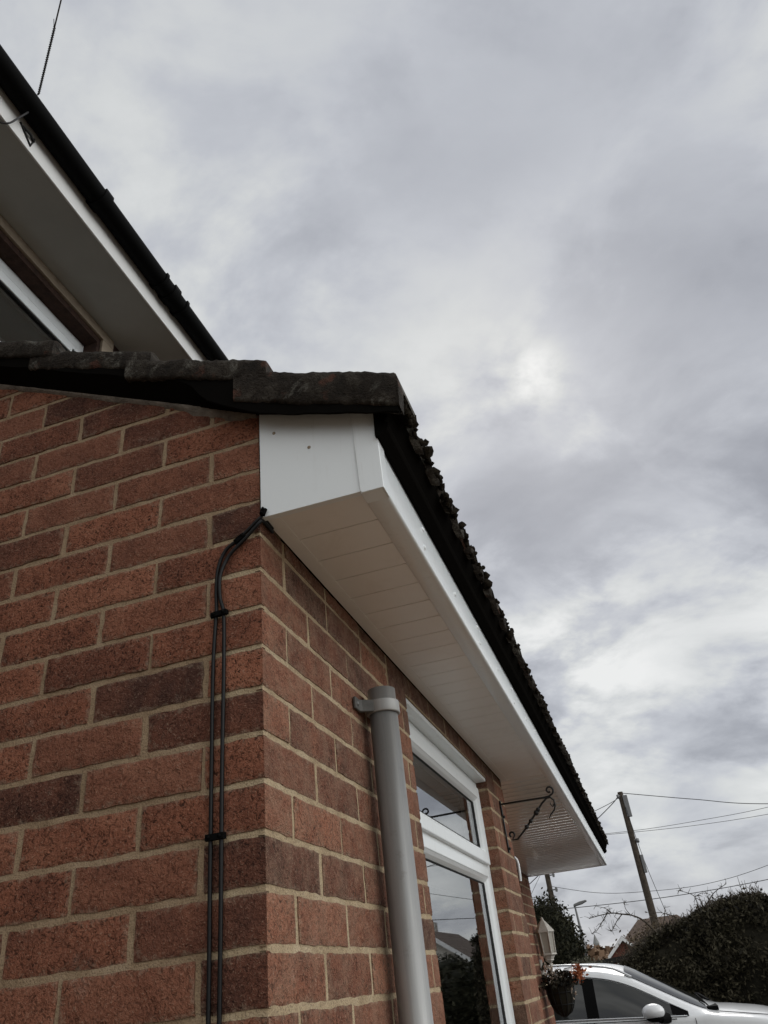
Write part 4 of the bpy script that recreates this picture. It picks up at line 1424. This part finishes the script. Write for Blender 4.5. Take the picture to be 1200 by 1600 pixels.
def s_h():
    x = rnd.uniform(-0.95, 2.52)
    if rnd.random() < 0.6:
        z = rnd.uniform(-0.95, htop(x, 14) + 0.02)
        return (x, 13.86 + 0.30 * fbm(x, z, 1, 1.7) + 0.10 * fbm(x, z, 2, 6.0) + rnd.gauss(0, 0.07) + max(0, z - htop(x, 14) + 0.25) * 0.7, z)
    y = rnd.uniform(13.9, 15.8)
    return (x, y, htop(x, y) - 0.05 + abs(rnd.gauss(0, 0.05)))
leaf_cloud(core, s_h, 26000, 0.034, 'hedge_leaf')
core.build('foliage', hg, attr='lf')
tw = MB()
for i in range(420):
    x = rnd.uniform(-0.2, 2.45)
    y = rnd.uniform(13.95, 15.4)
    z = htop(x, y) - 0.05
    h = rnd.uniform(0.07, 0.22) * (1.6 if rnd.random() < 0.14 else 1)
    dx = rnd.gauss(0, 0.04)
    tw.tube([(x, y, z), (x + dx * 0.6, y, z + h * 0.6), (x + dx, y, z + h)], [0.007, 0.005, 0.0025], 4, 'bark')
    for q in range(rnd.randint(0, 3)):
        f = rnd.uniform(0.3, 0.9)
        s_ = rnd.choice((-1, 1))
        tw.tube([(x + dx * f, y, z + h * f), (x + dx * f + s_ * 0.05, y, z + h * f + 0.05)], [0.004, 0.002], 4, 'bark')
tw.build('twigs', hg)

def blob_plant(name, label, cat, c, rad, n, leaf, m, squash=0.6, core_m=None, trunk=True, spread=0.10, group=None):
    o = thing(name, label, cat, (c[0], c[1], GZ), group)
    cr = MB()
    cv = Vector(c)
    rv_ = Vector(rad)
    nu, nv = 22, 14
    vs = []
    for i in range(nv + 1):
        th = math.pi * i / nv
        for k in range(nu):
            a = 2 * math.pi * k / nu
            d = Vector((math.sin(th) * math.cos(a), math.sin(th) * math.sin(a), math.cos(th)))
            q = 0.86 + 0.14 * fbm(d.x + c[0], d.y, d.z, 2.0)
            vs.append(cv + Vector((d.x * rv_.x, d.y * rv_.y, d.z * rv_.z)) * q)
    fs = [(i * nu + k, (i + 1) * nu + k, (i + 1) * nu + (k + 1) % nu, i * nu + (k + 1) % nu) for i in range(nv) for k in range(nu)]
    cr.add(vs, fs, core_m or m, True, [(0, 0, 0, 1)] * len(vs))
    def s():
        d = Vector((rnd.gauss(0, 1), rnd.gauss(0, 1), rnd.gauss(0, 1))).normalized()
        q = 0.90 + 0.17 * fbm(d.x + c[0], d.y, d.z, 2.0) + abs(rnd.gauss(0, spread)) - 0.03
        return cv + Vector((d.x * rv_.x, d.y * rv_.y, d.z * rv_.z)) * q
    leaf_cloud(cr, s, n, leaf, m)
    cr.build('crown', o, attr='lf')
    if trunk:
        tk = MB()
        tk.tube([(c[0], c[1], GZ - 0.05), (c[0], c[1], c[2] - rv_.z * 0.5)], [0.12, 0.07], 8, 'bark')
        tk.build('trunk', o)
    return o
blob_plant('evergreen_tree', 'round dark evergreen tree beyond the porch and left of the street lamp', 'tree', (-2.55, 24, 0.40), (1.02, 1.0, 1.45), 9500, 0.055, 'conifer_leaf')
blob_plant('low_shrub', 'low greyish shrub above the car roof in front of the evergreen tree', 'shrub', (-1.05, 17.2, -0.25), (0.62, 0.6, 0.43), 3600, 0.032, 'grey_leaf', trunk=False)
blob_plant('brown_shrub', 'brown leafless tangled shrub at the left end of the tall hedge', 'shrub', (0.55, 18.5, -0.15), (0.85, 0.8, 0.80), 4200, 0.032, 'brown_leaf', trunk=False, spread=0.14)

# bare tree
bt = thing('bare_tree', 'bare leafless tree arching out of the hedge in front of the pole', 'tree', (1.15, 15.3, GZ))
lm = MB()
lm.tube(spline([(1.15, 15.3, GZ), (1.08, 15.2, -0.8), (0.92, 15.1, -0.2), (0.77, 15, 0.02), (0.56, 15, 0.36), (0.36, 15, 0.63), (0.16, 15, 0.745)], 5), [0.045 - 0.033 * i / 30 for i in range(31)], 6, 'bark')
limb = lambda p, r0, r1: lm.tube(spline(p, 5), [r0 + (r1 - r0) * i / (5 * (len(p) - 1)) for i in range(5 * (len(p) - 1) + 1)], 5, 'bark')
limb([(0.16, 15, 0.745), (-0.03, 15, 0.785), (-0.17, 15, 0.815), (-0.41, 15, 0.80), (-0.59, 15, 0.775)], 0.014, 0.005)
limb([(-0.17, 15, 0.815), (-0.25, 15, 0.90), (-0.42, 15, 0.96)], 0.009, 0.003)
limb([(0.02, 15, 0.775), (-0.10, 15, 0.68), (-0.17, 15, 0.60), (-0.25, 15, 0.52)], 0.010, 0.003)
limb([(-0.25, 15, 0.815), (-0.38, 15, 0.68), (-0.51, 15, 0.56), (-0.60, 15, 0.53)], 0.009, 0.003)
limb([(0.16, 15, 0.745), (0.10, 15, 0.86), (0.12, 15, 0.98)], 0.008, 0.003)
limb([(0.56, 15, 0.36), (0.72, 15, 0.60), (0.80, 15, 0.82)], 0.012, 0.004)
limb([(0.94, 15, 0.0), (1.11, 15, 0.45), (1.35, 15.1, 0.68), (1.55, 15.1, 0.70)], 0.022, 0.008)
limb([(1.35, 15.1, 0.68), (1.34, 15, 0.90), (1.11, 15, 1.02)], 0.010, 0.004)
limb([(1.45, 15, 0.69), (1.68, 15, 0.90), (1.94, 15, 1.02)], 0.010, 0.004)
limb([(1.34, 15, 0.88), (1.50, 15, 0.93), (1.66, 15, 0.86)], 0.007, 0.003)
limb([(1.11, 15, 0.45), (0.94, 15, 0.60), (0.67, 15, 0.72), (0.50, 15, 0.69)], 0.010, 0.003)
base = list(lm.v)
anchors = [Vector(p) for p in base if p[2] > 0.5]
for i in range(150):
    a = rnd.choice(anchors)
    d = Vector((rnd.gauss(0, 1), rnd.gauss(0, 0.5), rnd.gauss(0.25, 0.8))).normalized()
    l = rnd.uniform(0.04, 0.15)
    b = a + d * l
    lm.tube([a, a + d * l * 0.5 + Vector((rnd.gauss(0, .008), 0, rnd.gauss(0, .008))), b], [0.0045, 0.0035, 0.002], 4, 'bark')
lm.build('branches', bt)

# ------------------------------------------------------------------ buildings beyond
ga = thing('garage', 'low dark flat-roofed garage between the shrub and the hedge', 'garage', (0.5, 20, GZ))
m1 = MB()
m1.box((-0.80, 20.2, GZ), (2.6, 25, 0.02), 'brown_brick')
m1.build('wall', ga)
m1 = MB()
m1.prism([(-1.08, 0.03), (-1.08, 0.13), (2.8, 0.36), (2.8, 0.26)], 'y', 19.9, 25.3, 'felt_roof')
m1.build('roof', ga)

def gabled_house(name, label, c, wx, wy, eave, ridge, axis, wallm, hip=0.0, group=None, barge=True, chim=True):
    o = thing(name, label, 'house', (c[0], c[1], GZ), group)
    x, y = c
    hx, hy = wx / 2, wy / 2
    mb = MB()
    mb.box((x - hx, y - hy, GZ - 0.5), (x + hx, y + hy, eave), wallm)
    if hip < 0.01:
        if axis == 'y':
            mb.prism([(x - hx, eave), (x + hx, eave), (x, ridge - 0.1)], 'y', y - hy, y + hy, wallm)
        else:
            mb.prism([(y - hy, eave), (y + hy, eave), (y, ridge - 0.1)], 'x', x - hx, x + hx, wallm)
    mb.build('wall', o)
    rf = MB()
    ov = 0.25
    if axis == 'y':
        sl = (ridge - eave) / hx
        a, b = y - hy - ov, y + hy + ov
        e0 = eave - sl * ov
        vs = [(x - hx - ov, a, e0), (x + hx + ov, a, e0), (x + hx + ov, b, e0), (x - hx - ov, b, e0), (x, a + hip, ridge), (x, b - hip, ridge)]
        fs = [(0, 4, 5, 3), (1, 2, 5, 4), (0, 1, 4), (2, 3, 5)] if hip else [(0, 4, 5, 3), (1, 2, 5, 4)]
    else:
        sl = (ridge - eave) / hy
        a, b = x - hx - ov, x + hx + ov
        e0 = eave - sl * ov
        vs = [(a, y - hy - ov, e0), (b, y - hy - ov, e0), (b, y + hy + ov, e0), (a, y + hy + ov, e0), (a + hip, y, ridge), (b - hip, y, ridge)]
        fs = [(0, 1, 5, 4), (2, 3, 4, 5), (1, 2, 5), (3, 0, 4)] if hip else [(0, 1, 5, 4), (2, 3, 4, 5)]
    rf.add(vs, fs, 'far_roof')
    ro = rf.build('roof', o)
    sol = ro.modifiers.new('thick', 'SOLIDIFY')
    sol.thickness = 0.12
    if barge and hip < 0.01 and axis == 'y':
        bb = MB()
        for s in (-1, 1):
            q = y - hy - ov - 0.03
            bb.add([(x, q, ridge - 0.02), (x + s * (hx + ov), q, e0 - 0.02), (x + s * (hx + ov), q, e0 - 0.24), (x, q, ridge - 0.26),
                    (x, q - 0.04, ridge - 0.02), (x + s * (hx + ov), q - 0.04, e0 - 0.02), (x + s * (hx + ov), q - 0.04, e0 - 0.24), (x, q - 0.04, ridge - 0.26)],
                   [(0, 1, 2, 3), (7, 6, 5, 4), (0, 4, 5, 1), (1, 5, 6, 2), (2, 6, 7, 3), (3, 7, 4, 0)], 'white_paint')
        bb.build('bargeboard', o)
    if chim:
        cm = MB()
        cm.box((x + 0.3, y - 0.3, eave), (x + 0.8, y + 0.3, ridge + 0.55), wallm)
        cm.build('chimney', ro)
    for k in (-0.28, 0.28):
        wn = MB()
        wn.box((x + wx * k - wx * 0.1, y - hy - 0.03, eave - 1.5), (x + wx * k + wx * 0.1, y - hy + 0.02, eave - 0.35), 'lantern_glass')
        wn.build('window', o)
    return o
gabled_house('bungalow', 'brown roofed bungalow half hidden behind the hedge and the pole', (0.9, 62), 6.0, 6.4, 0.9, 2.55, 'x', 'far_brick', hip=1.9, chim=False)
gabled_house('gabled_cottage', 'small red brick house with white bargeboard left of the bungalow', (-1.55, 57), 1.7, 5.0, 0.75, 1.50, 'y', 'far_brick', chim=False)
gabled_house('opposite_house', 'gabled house with white bargeboards mirrored in the front window', (11.3, 48), 6.0, 8, 0.75, 2.7, 'y', 'far_render', chim=True)
for (x, y, z, r, h, lb) in [(6.2, 30, -0.4, 1.3, 1.1, 'dark bush mirrored in the front window right of the gabled house'),
                            (9.2, 40, -0.2, 1.5, 1.5, 'dark tree mirrored in the front window beside the gabled house'),
                            (13.6, 34, -0.5, 1.9, 1.0, 'low dark bush mirrored in the front window below the gabled house')]:
    blob_plant('street_tree', lb, 'tree', (x, y, z), (r, r, h), 1800, 0.10, 'conifer_leaf', group='trees mirrored in the window')

# far woodland, hill and church
ft = MB()
for i in range(5200):
    a = R(rnd.uniform(-9, 22))
    d = rnd.uniform(85, 120)
    x, y = 0.5 + d * math.sin(a), -1 + d * math.cos(a)
    top = 1.15 + 0.75 * fbm(x, 0, 0, 0.16) + 0.012 * (d - 85)
    z = GZ + (top - GZ + 0.6) * rnd.random() ** 0.6
    s = 0.35
    dd = Vector((rnd.gauss(0, 1), rnd.gauss(0, 1), rnd.gauss(0, 1))).normalized()
    e = dd.orthogonal()
    f = dd.cross(e)
    c = Vector((x, y, z))
    k = rnd.random()
    ft.add([c - e * s, c + f * s * 0.7, c + e * s, c - f * s * 0.7], [(0, 1, 2, 3)], 'autumn_leaf', False, [(k, k, k, 1)] * 4)
structure(ft.build('far_woodland', attr='lf'), 'stuff')
hl_ = MB()
vs, fs = [], []
nh = 120
for i in range(nh + 1):
    x = -220 + 520 * i / nh
    t = 5.6 + 1.2 * noise.noise((x * 0.012, 2, 0)) + 0.7 * noise.noise((x * 0.07, 5, 0)) + 0.35 * noise.noise((x * 0.4, 1, 0))
    vs += [(x, 330, GZ), (x, 345, GZ + 0.75 * (t - GZ)), (x, 362, t), (x, 500, GZ)]
fs = [(4 * i + k, 4 * i + 4 + k, 4 * i + 5 + k, 4 * i + 1 + k) for i in range(nh) for k in range(3)]
hl_.add(vs, fs, 'hill_green', True)
structure(hl_.build('hill'))
ch = thing('church', 'distant church spire on the hill seen between tree and roofs', 'church', (-23.0, 352, 4))
t_ = MB()
t_.box((-24.1, 351, 2), (-21.9, 353.2, 8.0), 'stone')
t_.build('tower', ch)
t_ = MB()
t_.lathe([(1.3, 8.0), (0.08, 11.2), (0.0, 11.2)], (-23.0, 352.1, 0), 8, 'stone', False)
t_.build('spire', ch)

# ------------------------------------------------------------------ poles, lamp, wires
up1 = thing('utility_pole', 'tall brown wooden pole above the hedge with wires from its top', 'pole', (0.60, 38, GZ), 'wooden poles along the lane')
p1 = MB()
p1.tube([(0.60, 38, GZ - 0.3), (0.60, 38, 1.6), (0.585, 38, 6.9)], [0.19, 0.165, 0.125], 12, 'pole_wood')
p1.build('shaft', up1)
p2 = MB()
p2.box((0.64, 37.84, 5.75), (0.86, 38.0, 6.72), 'grey_metal')
p2.build('pole_box', up1, bevel=0.02)
p2 = MB()
p2.box((0.72, 37.86, 3.35), (0.86, 38.0, 4.1), 'grey_metal')
p2.build('junction_box', up1, bevel=0.02)
for z in (6.72, 4.72):
    p2 = MB()
    p2.lathe([(0.02, z - 0.12), (0.07, z - 0.1), (0.07, z + 0.06), (0.02, z + 0.08)], (0.80 if z < 6 else 0.45, 37.9, 0), 8, 'grey_metal')
    p2.tube([(0.60, 37.9, z + 0.03), (0.80 if z < 6 else 0.45, 37.9, z)], 0.025, 6, 'grey_metal')
    p2.build('insulator', up1)
up2 = thing('utility_pole', 'farther wooden pole rising behind the evergreen tree by the porch', 'pole', (-4.85, 50, GZ), 'wooden poles along the lane')
p1 = MB()
p1.tube([(-4.85, 50, GZ - 0.3), (-4.9, 50, 7.4)], [0.20, 0.14], 10, 'pole_wood')
p1.build('shaft', up2)
for z in (5.0, 4.2):
    p2 = MB()
    p2.box((-4.76, 49.8, z - 0.03), (-4.42, 49.95, z + 0.03), 'grey_metal')
    p2.box((-4.56, 49.78, z - 0.12), (-4.44, 49.97, z + 0.12), 'grey_metal')
    p2.build('insulator', up2)
sl_ = thing('street_lamp', 'grey street lamp with flat head right of the evergreen tree', 'street lamp', (-3.58, 50, GZ))
q = MB()
q.tube([(-3.58, 50, GZ), (-3.60, 50, 2.0), (-3.64, 50, 3.22)], [0.09, 0.075, 0.05], 8, 'grey_metal')
q.build('column', sl_)
q = MB()
q.prism([(-3.72, 3.16), (-3.68, 3.30), (-3.3, 3.40), (-2.92, 3.44), (-2.88, 3.36), (-3.2, 3.24)], 'y', 49.85, 50.15, 'grey_metal')
q.build('lamp_head', sl_, bevel=0.03)

def wire(pts, r, label, sag=0.0, name='overhead_wire', n=24):
    mb = MB()
    if len(pts) == 2:
        a, b = Vector(pts[0]), Vector(pts[1])
        pp_ = [a.lerp(b, i / n) - Vector((0, 0, sag * 4 * (i / n) * (1 - i / n))) for i in range(n + 1)]
    else:
        pp_ = spline(pts, 12)
    mb.tube(pp_, r, 5, 'wire')
    tag(mb.build(name, loc=pts[0]), label, 'wire', 'overhead wires')
wire([(0.60, 38, 6.86), (3.77, 38, 6.05), (6.77, 38, 5.36), (14, 38, 4.4)], 0.017, 'overhead wire from the top of the tall pole to the right')
wire([(-8, 60, 8.9), (-3.3, 60, 8.30), (1.31, 60, 8.03), (5.5, 60, 8.02), (10.2, 60, 8.16), (18, 60, 8.8)], 0.016, 'thin upper wire passing behind the tall pole halfway down')
wire([(-8, 60.5, 8.6), (-3.3, 60.5, 8.28), (1.31, 60.5, 7.98), (5.5, 60.5, 7.80), (10.1, 60.5, 7.78), (18, 60.5, 8.0)], 0.016, 'thin lower wire passing behind the tall pole halfway down')
wire([(0.45, 38, 6.72), (-0.54, 38, 6.03), (-5.5, 38, 3.0)], 0.020, 'short steep wire from the pole top down towards the roof edge')
wire([(0.45, 38, 6.66), (-0.56, 38, 6.32), (-5.5, 38, 5.0)], 0.014, 'shallow wire from the pole top towards the roof edge')
wire([(0.66, 37.8, 6.2), (0.84, 38, 3.98), (1.09, 38, 2.24), (1.4, 38, 0.4)], 0.013, 'steep stay wire running down beside the tall pole')
wire([(-4.76, 50, 4.40), (-2.2, 50, 3.72), (0.26, 50, 3.44), (3.84, 50, 3.36), (7.52, 50, 3.85), (13, 50, 5.2)], 0.014, 'pale sagging wire between the farther pole and the right')
wire([(-8, 50, 3.35), (-3.4, 50, 3.10), (1.95, 50, 2.99), (7.27, 50, 3.15), (13, 50, 3.6)], 0.020, 'dark low wire crossing above the hedge and the street lamp')
wire([(-4.9, 50, 5.6), (-6.5, 50, 3.6)], 0.012, 'slack wire dropping left from the farther pole')

# drop wire to the upper gutter
Aw = Vector((-1.19, 0.26, 3.587))
Dw = Vector((0.71, -0.60, 0.293))
mb = MB()
hk = [Aw + Vector((-0.09, 0.0, -0.035)), Aw + Vector((-0.03, 0.0, 0.012))]
mb.tube(hk + [Aw + Dw * t for t in (0.0, 0.1, 0.2, 1, 5, 14, 26)], 0.0032, 6, 'wire')
hel = []
for i in range(220):
    t = 0.30 * i / 219
    a = i * 0.9
    c = Aw + Dw * t
    u = Dw.normalized().orthogonal().normalized()
    v = Dw.normalized().cross(u)
    hel.append(c + (u * math.cos(a) + v * math.sin(a)) * 0.0036)
mb.tube(hel, 0.0030, 5, 'wire')
mb.tube([Aw + Dw * 0.28, Aw + Dw * 0.30 + Vector((-0.004, 0, 0.006)), Aw + Dw * 0.33 + Vector((-0.016, 0, 0.022))], 0.0016, 5, 'wire')
tag(mb.build('telephone_wire', loc=tuple(Aw)), 'telephone wire with twisted grip rising from the black upper gutter', 'wire')
mb = MB()
mb.tube(spline([(-1.2405, 0.275, 3.500), (-1.270, 0.255, 3.430), (-1.296, 0.236, 3.379), (-1.36, 0.195, 3.377), (-1.50, 0.11, 3.380), (-1.63, 0.02, 3.382)], 4), 0.0045, 6, 'wire')
tag(mb.build('telephone_lead'), 'short black lead hanging below the upper gutter across the soffit', 'wire')
mb = MB()
mb.tube([(-1.297, 0.295, 3.488), (-1.297, 0.375, 3.420), (-1.297, 0.385, 3.492)], 0.0055, 6, 'wrought_iron')
mb.tube([(-1.297, 0.310, 3.480), (-1.285, 0.350, 3.470), (-1.297, 0.385, 3.470)], 0.0075, 6, 'wrought_iron')
tag(mb.build('wire_bracket', loc=(-1.29, 0.33, 3.46)), 'small dark triangular bracket on the white upper fascia', 'bracket')

# tidy helper properties
for o in list(bpy.data.objects):
    if '_o' in o:
        del o['_o']
